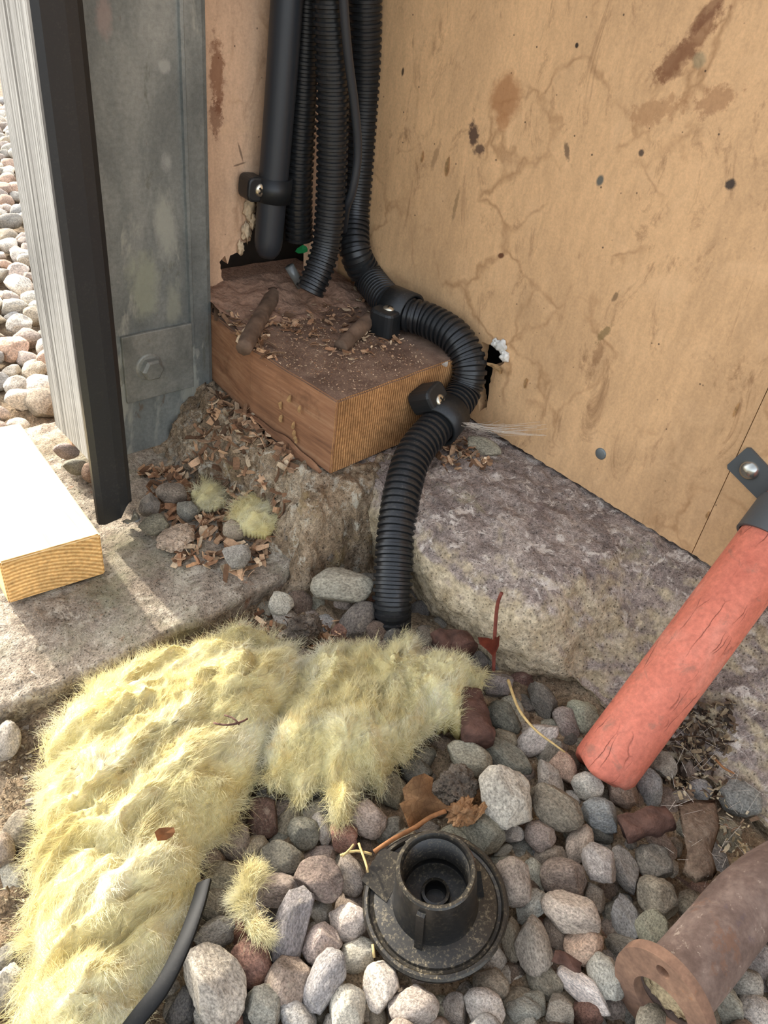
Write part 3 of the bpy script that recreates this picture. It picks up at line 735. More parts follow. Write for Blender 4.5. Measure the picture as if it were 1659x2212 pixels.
# scraps by the hole at the foot of the back wall
plain('green_plastic', (40, 150, 84), 0.4); plain('white_scrap', (214, 210, 200), 0.8)
def scrap(name, loc, size, nrm, mat, label, cat, seed, curl=0.25, thick=0.0006, parent=None, group=None):
    """small ragged flake"""
    r = random.Random(seed); bm = bmesh.new(); k = 9; q = Vector(nrm).to_track_quat('Z', 'Y'); c = bm.verts.new(Vector(loc)); ring = []
    for i in range(k):
        a = 2*PI*i/k; rr = r.uniform(0.65, 1.15); v = Vector((math.cos(a)*size[0]*rr, math.sin(a)*size[1]*rr, curl*size[0]*(math.cos(a)**2)*r.uniform(0.4, 1.2)))
        ring.append(bm.verts.new(Vector(loc)+q @ v))
    for i in range(k): bm.faces.new((c, ring[i], ring[(i+1) % k]))
    bmesh.ops.solidify(bm, geom=bm.faces[:], thickness=thick)
    o = bobj(name, bm, mat, None, False)
    if parent: adopt(o, parent)
    else: tag(o, label, cat, group)
    return o
scrap('green_tag', at(652, 538, 1, 0.575), (0.007, 0.004), (-0.2, -1, 0.2), M['green_plastic'], 'small green plastic scrap between the conduits at the back wall', 'scrap', 3)
V, Fc = sweep([at(625, 575, 1, 0.575), at(650, 618, 1, 0.57)], 0.0045, 12)
plain('clear_tube', (110, 112, 108), 0.25, 0, 0.6)
tag(mobj('clear_tube', V, Fc, M['clear_tube']), 'short greyish clear tube end left of the middle conduit', 'tube')
# crumbs at the torn hole of the right wall
for i, (x, y, s) in enumerate([(1082, 746, 0.0055), (1090, 770, 0.0045), (1070, 742, 0.0035)]):
    p = at(x, y, 0, XR-0.002); bm = bmesh.new(); bmesh.ops.create_icosphere(bm, subdivisions=3, radius=1)
    for v in bm.verts: v.co = p+Vector((v.co.x*0.003, v.co.y*s, v.co.z*s))*(1+0.55*fbm(v.co, 1.6, 3, i*3))
    adopt(bobj('plaster_crumb', bm, M['white_scrap'], None, True), wall_r)
plain('straw', (196, 160, 112), 0.9, var=0.3, scale=300)
for i in range(3):
    adopt(scrap('torn_splinter', at(1072+i*5, 792+i*5, 0, XR-0.004-i*0.001), (0.008, 0.0025), (-1, 0.3*i-0.3, 0.4), M['straw'], None, None, 30+i, 0.5), wall_r)
scrap('white_paper', at(962, 788, 2, ZB+0.003), (0.006, 0.003), (0.2, -0.4, 1), M['white_scrap'], 'tiny white paper scrap on the block edge by the conduit', 'scrap', 8)

# ------------------------------------------------------------------ red pole with band clamp
P0 = at(1318, 1642, 2, 0.012); P1 = at(1666, 1172, 0, XR-0.024); AX = (P1-P0).normalized(); PR = 0.0212
t = NT('red_paint'); n0 = t.noise(20, 5, 0.6, 0.3, t.co((1, 1, 0.5))); n1 = t.noise(300, 5, 0.7); n2 = t.noise(46, 7, 0.72, 0.5)
col = t.ramp(n0, [(0.3, lin((178, 96, 76))), (0.5, lin((197, 114, 92))), (0.72, lin((206, 140, 120)))])
col = t.mix(0.3, col, t.ramp(n1, [(0.3, 0.3), (0.7, 0.75)]), 'OVERLAY')
col = t.mix(t.ramp(n2, [(0.57, 0.0), (0.68, 0.6)]), col, lin((128, 100, 84)))
col = t.mix(t.ramp(t.noise(30, 5, 0.6, 0.2, t.co((1, 1, 0.5), loc=(3, 1, 2))), [(0.66, 0.0), (0.70, 0.9)]), col, lin((222, 72, 46)))
dn = t.n('ShaderNodeTexNoise'); dn.inputs['Scale'].default_value = 60; dn.inputs['Detail'].default_value = 5; t.l(t.tc.outputs['Object'], dn.inputs['Vector'])
vm = t.n('ShaderNodeVectorMath', operation='MULTIPLY_ADD'); vm.inputs[1].default_value = (0.006, 0.006, 0.006); t.l(dn.outputs['Color'], vm.inputs[0]); t.l(t.co((1, 1, 0.22)), vm.inputs[2])
cr = t.ramp(t.vor(95, 'DISTANCE_TO_EDGE', vm.outputs[0]), [(0.0, 1.0), (0.035, 0.0)])
cm = t.math('MULTIPLY', cr, t.ramp(t.noise(30, 3), [(0.46, 0.0), (0.58, 1.0)]))
col = t.mix(t.math('MULTIPLY', cm, 0.8), col, lin((92, 44, 36)))
t.bump(t.math('SUBTRACT', n1, t.math('MULTIPLY', cm, 2.0)), 0.5, 0.0008); M['red_paint'] = t.done(col, 0.62, 0, 0.3)
zs = [0.0, 0.001, 0.004, 0.009]+[0.012+0.006*i for i in range(120)]; V = []; Fc = []; SD = 40
for j, z in enumerate(zs):
    for k in range(SD):
        a = 2*PI*k/SD; r = PR*(0.82, 0.93, 0.985, 1.0)[min(j, 3)]*(1+0.012*fbm((math.cos(a), math.sin(a), z*8), 1.5, 2, 3))
        r -= 0.0012*math.exp(-((a-4.2+0.4*z)/0.05)**2)*(1 if z < 0.2 else 0)
        V.append((math.cos(a)*r, math.sin(a)*r, z+(0.002*math.sin(a*3) if j < 4 else 0)))
for j in range(len(zs)-1):
    for k in range(SD): k2 = (k+1) % SD; Fc.append((j*SD+k, j*SD+k2, (j+1)*SD+k2, (j+1)*SD+k))
Fc.append(tuple(range(SD))[::-1]); Fc.append(tuple((len(zs)-1)*SD+k for k in range(SD)))
pole = mobj('wooden_pole', V, Fc, M['red_paint']); pole.location = P0-AX*0.012; pole.rotation_euler = AX.to_track_quat('Z', 'Y').to_euler()
tag(pole, 'cracked red-painted wooden pole leaning from the gravel to the right wall', 'pole')
dusty('clamp_steel', (70, 74, 76), (140, 132, 120), 0.3, 0.45)
plain('dome_screw', (168, 168, 160), 0.25, 0.9, 0.5, 0.15, 120, 0.1)
bc = P0+AX*((at(1652, 1110, 0, XR-0.024)-P0).dot(AX)); cl = empty('pole_clamp', bc); tag(cl, 'grey steel band clamp screwed to the right wall round the red pole', 'clamp')
q = AX.to_track_quat('Z', 'Y'); V = []; Fc = []; w = 0.0135; SD = 48
for k in range(SD):
    a = 2*PI*k/SD
    for rr, zz in ((PR+0.0006, -w), (PR+0.0026, -w), (PR+0.0026, w), (PR+0.0006, w)): V.append(bc+q @ Vector((math.cos(a)*rr, math.sin(a)*rr, zz)))
for k in range(SD):
    k2 = (k+1) % SD
    for i in range(4): j = (i+1) % 4; Fc.append((k*4+i, k2*4+i, k2*4+j, k*4+j))
o = mobj('band', V, Fc, M['clamp_steel']); o.data.set_sharp_from_angle(angle=0.6); adopt(o, cl)
s0 = at(1622, 1013, 0, XR); 
u = Vector((0, -0.93, -0.36)).normalized(); v = Vector((0, -u.z, u.y)); bm = bmesh.new()
def tabv(a, b, h): return bm.verts.new(s0+u*a+v*b+Vector((-h, 0, 0)))
pts = [(-0.0125, -0.0095), (-0.0105, -0.0115), (0.030, -0.0105), (0.030, 0.0105), (-0.0105, 0.0115), (-0.0125, 0.0095)]
lo = [tabv(a, b, 0.0002) for a, b in pts]; hi = [tabv(a, b, 0.0024) for a, b in pts]
bm.faces.new(lo); bm.faces.new(hi[::-1])
for i in range(6): j = (i+1) % 6; bm.faces.new((lo[i], hi[i], hi[j], lo[j]))
adopt(bobj('wall_tab', bm, M['clamp_steel']), cl)
V, Fc = lathe([(0.0, 0.0052), (0.003, 0.0048), (0.0055, 0.0032), (0.0070, 0.0008), (0.0074, -0.001)], 30, (-1, 0, 0), s0+Vector((-0.0024, 0, 0)))
adopt(mobj('dome_screw', V, Fc, M['dome_screw']), cl)

# ------------------------------------------------------------------ black threaded foot
dusty('foot_black', (14, 15, 17), (196, 178, 142), 0.50, 0.33)
FC = at(940, 1950, 2, 0.016); axis = Vector((-0.15, 0.05, 1)).normalized(); fq = axis.to_track_quat('Z', 'Y')
foot = empty('plastic_foot', FC); tag(foot, 'black plastic threaded foot with round dusty flange lying on gravel', 'plastic foot')
def fpart(name, V, Fc, parent=None, sharp=0.6):
    o = mobj(name, [FC+fq @ Vector(v) for v in V], Fc, M['foot_black']); o.data.set_sharp_from_angle(angle=sharp)
    if parent: o.parent = parent
    else: adopt(o, foot)
    return o
R1 = 0.0385
V, Fc = lathe([(0.0, -0.004), (R1-0.004, -0.004), (R1, -0.0015), (R1+0.0005, 0.0018), (R1-0.0006, 0.0032), (R1-0.0022, 0.0034), (R1-0.0030, 0.0026), (R1-0.0034, 0.0012), (R1-0.0050, 0.0010), (R1-0.0058, 0.0020), (R1-0.0080, 0.0024), (0.024, 0.0034), (0.010, 0.0042), (0.0, 0.0042)], 72)
fl = fpart('flange', V, Fc)
H = 0.040
prof = [(0.0232, 0.003), (0.0222, 0.006), (0.0214, 0.020), (0.0206, H-0.003), (0.0203, H-0.001), (0.0195, H), (0.0182, H), (0.0174, H-0.0012)]
z = H-0.003
while z > 0.014:
    prof += [(0.0168, z), (0.0176, z-0.0009)]; z -= 0.0018
prof += [(0.0168, 0.012), (0.0168, 0.0100), (0.0078, 0.0095), (0.0074, 0.0135), (0.0058, 0.0138), (0.0054, 0.0130), (0.0054, 0.0045), (0.0, 0.0045)]
V, Fc = lathe(prof, 56); so = fpart('threaded_socket', V, Fc, None, 0.5)
def rib(ang, w=0.0042, r0=0.019, r1=0.0262, top=0.034):
    ca, sa = math.cos(ang), math.sin(ang); V = []
    for (r, z) in ((r0, 0.0035), (r1, 0.0035), (r1-0.0035, top), (r0, top+0.001)):
        for s in (-1, 1): V.append((ca*r-sa*w*s/2, sa*r+ca*w*s/2, z))
    Fc = [(0,2,4,6), (1,7,5,3), (0,1,3,2), (2,3,5,4), (4,5,7,6), (6,7,1,0)]
    return fpart('rib', V, Fc)
def ang_of(px, py):
    d = fq.inverted() @ (at(px, py, 2, 0.018)-FC); return math.atan2(d.y, d.x)
rib(ang_of(905, 2040)); rib(ang_of(905, 2040)+2*PI/3, 0.004); rib(ang_of(905, 2040)+4*PI/3, 0.004)
# square lug at the upper left of the flange
a = ang_of(845, 1888); ca, sa = math.cos(a), math.sin(a); V = []
for (r, w) in ((0.022, 0.014), (0.0395, 0.0105)):
    for s in (-1, 1):
        for z in (-0.002, 0.0036): V.append((ca*r-sa*w*s, sa*r+ca*w*s, z))
fpart('lug', V, [(0,1,3,2), (4,6,7,5), (0,4,5,1), (2,3,7,6), (1,5,7,3), (0,2,6,4)])
# ------------------------------------------------------------------ rusty pipe with flange
metal('rust', [(0.28, (82, 66, 58)), (0.5, (112, 94, 84)), (0.72, (146, 128, 116))], 40, 0.85, 0.1, [(30, 0.60, (124, 90, 68), 0.5), (150, 0.62, (184, 170, 152), 0.6), (22, 0.62, (98, 84, 84), 0.7)], 1.0)
metal('rust_flange', [(0.3, (104, 80, 66)), (0.55, (134, 104, 84)), (0.75, (160, 128, 104))], 60, 0.85, 0.1, [(40, 0.58, (158, 104, 58), 0.6)], 1.0)
F0 = at(1436, 2160, 2, 0.026); F1 = at(1618, 1945, 2, 0.031); rp = empty('rusty_pipe', F0); tag(rp, 'rusty brown pipe stub with oval flange lying on the gravel, lower right', 'pipe')
AXP = (F1-F0).normalized(); pts = resample(catmull([F0, F0.lerp(F1, 0.5), F1, F1+AXP*0.025+Vector((0.012, -0.006, -0.002))], 10), 0.003)
rad = [0.0182*(1+0.02*fbm(p, 60, 3, 2)) for p in pts]; V, Fc = sweep(pts, rad, 36, False); k0 = len(V)
V2, F2 = sweep(pts, [r-0.0024 for r in rad], 36, False); Fc += [tuple(i+k0 for i in f[::-1]) for f in F2]; V += V2; last = (len(pts)-1)*36
for k in range(36): k2 = (k+1) % 36; Fc.append((k, k+k0, k2+k0, k2)); Fc.append((last+k, last+k2, last+k2+k0, last+k+k0))
V = [p+(p-Vector(p)) for p in V]; adopt(mobj('pipe', V, Fc, M['rust']), rp)
bm = bmesh.new(); q = (-AXP).to_track_quat('Z', 'Y'); loops = []
S1 = (q.inverted() @ Vector((0.30, -0.30, -1))); S1.z = 0; S1.normalize(); S2 = Vector((-S1.y, S1.x, 0))
outer = [S1*(math.cos(2*PI*k/48)*0.0345)+S2*(math.sin(2*PI*k/48)*0.0262) for k in range(48)]
hole0 = [S1*(math.cos(2*PI*k/32)*0.0150)+S2*(math.sin(2*PI*k/32)*0.0150) for k in range(32)]
h1 = [S1*0.0262+S1*(math.cos(2*PI*k/16)*0.0036)+S2*(math.sin(2*PI*k/16)*0.0036) for k in range(16)]
h2 = [-S1*0.0262+S1*(math.cos(2*PI*k/16)*0.0036)+S2*(math.sin(2*PI*k/16)*0.0036) for k in range(16)]
bm.free()
adopt(plate('flange', [[(p.x, p.y) for p in l] for l in (outer, hole0, h1, h2)], lambda a, b, s: F0+q @ Vector((a, b, 0.004-0.006*s)), M['rust_flange']), rp)
plain('grit', (176, 158, 124), 0.95, var=0.4, scale=500, bump=0.8, bd=0.002)
bm = bmesh.new(); bmesh.ops.create_icosphere(bm, subdivisions=4, radius=1)
for v in bm.verts: v.co = F0+q @ (Vector((v.co.x*0.0145, v.co.y*0.0145, v.co.z*0.004))*(1+0.35*fbm(v.co, 4, 3, 5))-Vector((0, 0, 0.006)))
adopt(tag(bobj('packed_grit', bm, M['grit'], None, True), 'pale grit packed in the pipe mouth'), rp)
# torn rim scraps on the pipe's far end
for i, (x, y) in enumerate([(1625, 2012), (1610, 2020)]):
    scrap('rim_scrap', at(x, y, 2, 0.028), (0.008, 0.004), (0.2, -0.6, 0.7), M['grit'], None, None, 50+i, 0.6, 0.0008, rp)

# ------------------------------------------------------------------ black cable tie by the wool
dusty('tie_black', (16, 17, 18), (120, 116, 108), 0.10, 0.55)
P = [at(440, 1905, 2, 0.034), at(425, 1960, 2, 0.038), at(395, 2040, 2, 0.040), at(350, 2130, 2, 0.038), at(300, 2195, 2, 0.032), at(250, 2260, 2, 0.022)]
pts = resample(catmull(P, 12), 0.003); V = []; Fc = []
for i, p in enumerate(pts):
    tg = (pts[min(i+1, len(pts)-1)]-pts[max(i-1, 0)]).normalized(); sd = tg.cross(Vector((-0.55, 0.1, 0.83))).normalized(); up = sd.cross(tg)
    w = 0.0042
    for a, b in ((-w, -0.001), (w, -0.001), (w, 0.0003), (w*0.7, 0.001), (-w*0.7, 0.001), (-w, 0.0003)): V.append(p+sd*a+up*b)
for i in range(len(pts)-1):
    for k in range(6): k2 = (k+1) % 6; Fc.append((i*6+k, i*6+k2, (i+1)*6+k2, (i+1)*6+k))
Fc += [tuple(range(6))[::-1], tuple((len(pts)-1)*6+k for k in range(6))]
M['tie_black'].node_tree.nodes['Principled BSDF'].inputs['Specular IOR Level'].default_value = 0.12
o = mobj('cable_tie', V, Fc, M['tie_black']); o.data.set_sharp_from_angle(angle=0.6)
tag(o, 'black plastic cable tie strip along the edge of the yellow wool', 'cable tie')

# ------------------------------------------------------------------ pebbles
def pebble_mesh(seed, sub=4):
    r = random.Random(seed); bm = bmesh.new(); bmesh.ops.create_icosphere(bm, subdivisions=sub, radius=1.0)
    cuts = []
    for _ in range(r.randint(4, 9)):
        d = Vector((r.gauss(0, 1), r.gauss(0, 1), r.gauss(0, 1))).normalized(); cuts.append((d, r.uniform(0.62, 0.88)))
    sd = r.uniform(0, 90); amp = r.uniform(0.05, 0.13)
    for v in bm.verts:
        p = v.co.normalized(); q = p*(1+amp*1.4*noise.noise(p*1.1+Vector((sd, 0, 0))))
        for d, o in cuts:
            h = q.dot(d)-o
            if h > 0: q = q-d*(h*0.92)
        q = q*(1+amp*0.55*noise.noise(p*2.7+Vector((0, sd, 0)))+0.042*noise.noise(p*6+Vector((sd, sd, 0)))+0.020*noise.noise(p*15+Vector((sd, 0, sd))))
        v.co = q
    mn = [min(v.co[i] for v in bm.verts) for i in range(3)]; mx = [max(v.co[i] for v in bm.verts) for i in range(3)]
    for v in bm.verts: v.co = Vector([2*(v.co[i]-mn[i])/(mx[i]-mn[i])-1 for i in range(3)])
    me = bpy.data.meshes.new('pebble'); bm.to_mesh(me); bm.free(); me.shade_smooth(); me.materials.append(M['pebble']); return me
PM = [pebble_mesh(s) for s in range(100, 122)]
PMS = [pebble_mesh(s, 3) for s in range(200, 216)]
COL = dict(g=((150, 144, 134), 'grey'), lg=((180, 174, 160), 'pale grey'), bg=((138, 140, 142), 'bluish grey'), dg=((116, 112, 102), 'dark grey'), p=((168, 148, 136), 'pinkish grey'),
           r=((166, 104, 84), 'reddish'), t=((158, 142, 118), 'tan'), gr=((142, 142, 122), 'greenish grey'), br=((128, 102, 82), 'brown'), w=((196, 188, 176), 'whitish'),
           pb=((146, 124, 110), 'pinkish brown'), po=((186, 142, 116), 'peach-coloured'), pw=((192, 172, 160), 'pinkish white'), tg=((140, 130, 108), 'grey-tan'), rb=((132, 84, 68), 'red-brown'))
for k_ in COL:
    c_ = COL[k_][0]; gm = sum(c_)/3; COL[k_] = (tuple(gm*1.07*w_+(v_-gm)*0.55 for v_, w_ in zip(c_, (1.04, 1.01, 0.96))), COL[k_][1])
# centre x, centre y, long, short (pixels in the photograph), angle of long side, colour, level, label or None
PB = [
(1077,1480,68,56,-30,'g',0,'rounded grey pebble just below the upright dead stalk'),(1126,1475,52,46,0,'rb',-1,'dark red-brown pebble against the foot of the concrete ledge'),
(1036,1427,44,40,0,'dg',-1,0),(1077,1431,50,45,0,'dg',-1,0),(1123,1520,78,44,25,'dg',-1,0),(1173,1513,86,52,55,'dg',0,'long dark grey pebble leaning on the ledge foot'),
(1090,1552,84,60,45,'dg',0,0),(1123,1554,44,42,0,'br',-1,0),(1258,1547,80,66,40,'gr',0,'greenish pebble with a pink edge left of the red pole'),(1225,1561,72,52,60,'p',0,0),
(1160,1595,98,56,-35,'lg',1,'pale ridged pebble crossed by a dry grass stalk'),(1090,1598,58,44,30,'t',0,0),(1184,1622,78,58,-35,'tg',0,0),(1227,1607,48,46,0,'dg',-1,0),
(1012,1641,100,72,15,'gr',1,'broad greenish grey stone below the bark piece'),(1094,1636,118,62,30,'gr',0,0),(1217,1660,68,56,60,'po',1,'angular peach stone touching the foot of the red pole'),
(1188,1684,88,52,55,'p',1,0),(1090,1718,132,118,60,'lg',2,'largest round pale stone, like a flattened ball, in mid gravel'),(1200,1745,122,82,45,'tg',2,'large two-tone stone with a brown patch right of the big round stone'),
(1268,1699,68,60,20,'lg',1,0),(1297,1759,82,68,20,'bg',1,'bluish grey rounded stone below the red pole'),(1046,1798,90,80,60,'gr',1,'greenish stone with a pink fleck above the black foot'),
(1234,1728,40,36,70,'lg',0,0),(1343,1707,76,66,50,'br',1,'brown squarish stone directly under the red pole end'),(1404,1702,78,56,80,'bg',0,0),(1430,1651,60,55,0,'g',0,0),
(1488,1663,56,34,80,'pb',0,0),(1512,1707,50,46,0,'bg',0,0),(1476,1728,46,42,0,'tg',0,0),(1601,1726,86,76,30,'bg',1,'cobwebbed blue-grey stone near the right edge below the ledge'),
(1570,1803,72,62,60,'tg',0,0),(1413,1861,84,76,40,'tg',1,0),(1423,1822,84,52,40,'pb',0,0),(1295,1866,86,74,50,'lg',2,'pale diamond-shaped stone right of the black foot'),
(1351,1878,96,56,65,'g',1,0),(1295,1798,62,52,30,'dg',0,0),(1346,1825,46,40,0,'dg',-1,0),(1418,1937,92,84,40,'t',1,0),(1411,2012,82,70,80,'gr',1,0),(1353,1986,102,62,80,'bg',0,0),
(1307,1925,54,46,20,'br',-1,0),(1312,1981,70,46,110,'dg',-1,0),(1358,2053,100,56,25,'g',0,0),(1307,2108,96,74,70,'lg',1,0),(1262,2138,128,52,35,'w',1,'flat whitish crescent-shaped stone near the rusty pipe'),
(1355,2178,72,58,80,'dg',-1,0),(1606,2128,78,72,10,'lg',1,0),(1635,2077,112,80,60,'g',0,0),(1560,2174,110,80,50,'lg',0,0),(1635,2188,74,70,0,'lg',1,0),(1466,1916,54,42,30,'br',-1,0),
(1486,1966,54,42,70,'dg',-1,0),(1522,1928,76,42,0,'rb',0,0),(1452,2000,26,22,0,'w',0,0),(1107,1801,48,36,-20,'w',1,0),(1087,1839,44,20,-30,'lg',1,0),(1164,1803,68,62,45,'pb',1,0),
(1123,1839,66,52,0,'dg',-1,0),(1252,1822,84,56,110,'t',1,0),(1051,1878,68,42,60,'lg',1,0),(1113,1904,98,76,70,'p',2,'rounded pinkish grey stone touching the right side of the black foot'),
(1157,1892,72,48,70,'lg',0,0),(1190,1854,72,52,0,'t',0,0),(1217,1895,98,76,20,'pb',1,'brown-pink broad stone in the gravel right of the black foot'),(1145,1952,84,58,-35,'g',1,0),
(1234,1972,128,86,30,'pw',2,'large angular pinkish white stone with an orange corner'),(1282,1940,62,52,60,'t',0,0),(1260,2039,82,74,-45,'po',1,'pink and orange pebble under the pinkish white stone'),
(1150,2043,114,76,75,'p',1,0),(1106,2030,86,46,80,'t',0,0),(1200,2015,82,56,70,'br',0,0),(1190,2080,44,40,0,'g',-1,0),(1176,2119,78,66,60,'tg',0,0),(1108,2112,62,50,80,'br',-1,0),
(1060,2128,78,70,30,'t',0,0),(1300,2032,52,34,70,'rb',-1,0),(893,2177,108,86,10,'pw',1,'pink-flecked white stone in front of the black foot at the bottom edge'),(982,2184,66,60,70,'g',0,0),
(1045,2177,90,74,30,'w',1,0),(1131,2182,76,52,10,'g',1,0),(1150,2163,62,50,20,'lg',0,0),(1211,2189,66,62,40,'tg',1,0),(1271,2194,64,60,0,'rb',0,0),(1136,2206,48,36,0,'lg',1,0),
(566,1768,86,70,70,'rb',0,'red-brown stone in the shadow under the wool'),(508,1819,76,72,60,'tg',0,0),(547,1833,66,54,-45,'t',0,0),(617,1785,100,60,-60,'t',-1,0),(655,1799,72,66,30,'dg',1,0),
(610,1857,96,76,10,'dg',1,'dark mottled stone left of the purple-grey stone'),(695,1790,70,32,75,'w',2,'small white quartz splinter standing between pebbles'),(740,1809,66,62,20,'r',1,'smooth terracotta pebble left of the dead leaf'),
(694,1848,78,44,10,'p',0,0),(690,1896,106,86,15,'pb',2,'big purplish speckled stone left of the black foot'),(754,1891,88,62,60,'p',1,0),(605,1927,98,72,10,'p',1,'smooth brick-shaped pinkish pebble'),
(480,1898,84,78,40,'t',0,0),(448,1855,78,66,60,'t',0,0),(796,1769,80,74,20,'p',1,'rounded purple-pink stone below the dead leaf'),(555,1905,54,42,60,'p',-1,0),(554,1956,68,52,-20,'p',0,0),
(470,1959,74,68,60,'tg',0,0),(464,2017,88,60,-15,'g',1,0),(567,2011,64,58,30,'g',0,0),(630,1999,158,76,111,'bg',2,'long teardrop-shaped bluish stone'),(549,2077,102,84,60,'r',1,'reddish triangular stone beside the large speckled stone'),
(697,1974,62,50,70,'g',0,0),(754,1990,86,78,40,'pw',1,0),(694,2041,84,78,-40,'p',1,0),(769,2065,84,70,-20,'lg',0,0),(621,2125,106,94,-60,'t',1,0),(703,2119,126,74,115,'bg',2,'smooth oval blue-grey pebble at the bottom'),
(465,2122,172,116,58,'lg',2,'largest speckled pale stone at the bottom beside the cable tie'),(401,2176,86,68,110,'dg',0,0),(573,2176,92,84,50,'g',1,0),(751,2179,94,84,80,'lg',1,0),(767,2122,54,42,70,'br',-1,0),
(823,2131,94,76,75,'lg',1,0),(814,2197,46,40,80,'t',0,0),(636,2197,50,40,0,'g',0,0),(648,2173,56,48,0,'t',-1,0),(690,2191,42,36,0,'t',0,0),(449,2203,66,58,0,'lg',0,0),(720,2020,56,46,60,'dg',-1,0),
(842,1707,84,66,70,'tg',0,0),(900,1666,68,52,10,'dg',0,0),(960,1615,64,50,60,'br',-1,0),(842,1796,78,60,-10,'gr',0,0),(871,1820,64,52,-20,'t',1,0),(917,1798,68,50,-20,'g',0,0),(980,1806,68,48,10,'gr',1,0),
(794,1822,48,42,40,'p',-1,0),(787,1707,50,44,0,'r',-1,0),(776,1338,92,66,-50,'dg',0,'dark pointed stone against the foot of the conduit'),(811,1365,58,48,10,'br',0,0),
(607,1304,60,56,60,'lg',0,'pale grey pebble at the corner of the slab'),(648,1301,56,50,40,'br',0,0),(854,1379,54,46,60,'dg',0,0),(1009,1389,60,42,10,'pb',-1,0),(918,1365,38,30,20,'t',0,0),(901,1281,50,38,80,'dg',0,0),
(906,1318,52,46,40,'dg',-1,0),(928,1412,36,32,20,'rb',0,0),(950,1350,44,36,0,'dg',-1,0),(985,1360,40,34,0,'g',-1,0),(940,1385,40,34,0,'dg',-1,0),
(12,1605,92,58,110,'lg',0,'pale pebble at the left edge below the slab'),(45,1790,88,76,-10,'t',0,'tan rounded stone at the left edge by the wool'),(3,1838,76,52,80,'pb',1,0),(77,1738,44,36,20,'g',0,0),
(68,1690,58,34,-10,'g',-1,0),(72,1583,56,34,10,'g',-1,0),(30,1900,76,62,40,'lg',-1,0),(20,2065,66,54,20,'g',0,0),(15,2150,112,74,80,'w',0,0),(150,1530,42,34,60,'g',-1,0),(25,1965,40,32,0,'tg',-1,0),
]
ZSTONE = {}
groups = {}
def landmark(x, y):
    if x < 260: return 'in the dirt left of the wool'
    if y < 1420: return 'round the foot of the conduit'
    if x < 700 and y < 1960: return 'between the wool and the black foot'
    if x < 860 and y >= 1960: return 'at the bottom left of the black foot'
    if y < 1700: return 'above the big round stone' if x < 1240 else 'right of the red pole foot'
    if x < 1000 and y < 1850: return 'round the dead leaf'
    if x > 1390 and y > 1990: return 'round the rusty pipe'
    if x > 1380: return 'by the matted litter on the right'
    if y > 2060: return 'at the bottom edge between foot and rusty pipe'
    return 'right of the black foot' if x > 1020 else 'round the black foot'
def pebble_at(x, y, L, S, ang, col, lev, label=None, base=-0.010, flat=0.80, mesh=None, place=None):
    r = rng.random; z = base+0.016
    for _ in range(3):
        c = at(x, y, 2, z); d = depth(c); l = L*d/F/2; s = S*d/F/2; z = base+s*0.95+lev*0.0055
    v = Vector(c)-Vector(CAM); dist = v.length; v.normalize()
    a0 = math.radians(ang+rng.uniform(-6, 6))
    rt = Vector(RM[:, 0]); dn = Vector(RM[:, 1])
    a = rt*math.cos(a0)+dn*math.sin(a0); a = (a-v*a.dot(v)).normalized(); b = v.cross(a)
    if r() < 0.5: a = -a
    b = v.cross(a)
    o = bpy.data.objects.new('pebble', mesh or PM[rng.randrange(len(PM))])
    tt = s*flat
    o.matrix_world = Matrix(((a.x*l, b.x*s, v.x*tt, c.x), (a.y*l, b.y*s, v.y*tt, c.y), (a.z*l, b.z*s, v.z*tt, c.z), (0, 0, 0, 1)))
    link(o); base_c, word = COL[col]; k = rng.uniform(0.88, 1.12)
    cc = lin(tuple(min(255, max(0, ch*k+rng.uniform(-2.5, 2.5))) for ch in base_c)); o.color = (*cc, 1)
    if not label:
        size = 'small' if L < 50 else 'mid-sized' if L < 82 else 'large'
        shape = 'long' if L/S > 1.4 else 'rounded'
        label = f'{size} {shape} {word} pebble {place or landmark(x, y)}'
        if lev < 0: label = f'{size} {shape} {word} pebble sunk low {place or landmark(x, y)}'
    tag(o, label, 'pebble', 'loose pebbles of the gravel'); return o
for (x, y, L, S, ang, col, lev, lab) in PB: pebble_at(x, y, L*1.04, S*1.04, ang, col, lev, lab or None)
# stones that lie on the slab or on the footing
for (x, y, L, S, ang, col, base, lab, fl) in [
 (739,1264,138,78,-3,'gr',0.004,'big greenish boulder stone beside the conduit on the footing edge',0.9),
 (165,1009,56,36,5,'gr',ZS,'green-grey pebble under the weathered board',0.8),(194,1022,46,36,70,'po',ZS,'small peach pebble against the black strip foot',0.8),(143,975,54,36,10,'p',ZS,'pinkish pebble behind the pine offcut',0.8),
 (333,1134,68,48,-5,'tg',ZS,'grey-tan rounded stone at the foot of the steel post',0.8),(325,1092,54,46,-70,'dg',ZS,'upright dark stone by the black strip foot',0.8),(371,1066,68,54,20,'tg',ZS,'shaded stone under the steel post',0.8),
 (405,1102,50,46,60,'dg',ZS,'dark stone half covered by wood shavings',0.8),(515,1199,60,58,60,'g',ZS+0.003,'grey lump of mortar among the wood shavings',0.8),(506,1144,50,44,10,'t',ZS+0.004,'tan lump among the wood shavings',0.7),
 (1045,968,80,46,15,'tg',ZL-0.002,'flat grey-brown stone on the ledge behind the conduit',0.5)]:
    pebble_at(x, y, L, S, ang, col, 0, lab, base, fl)

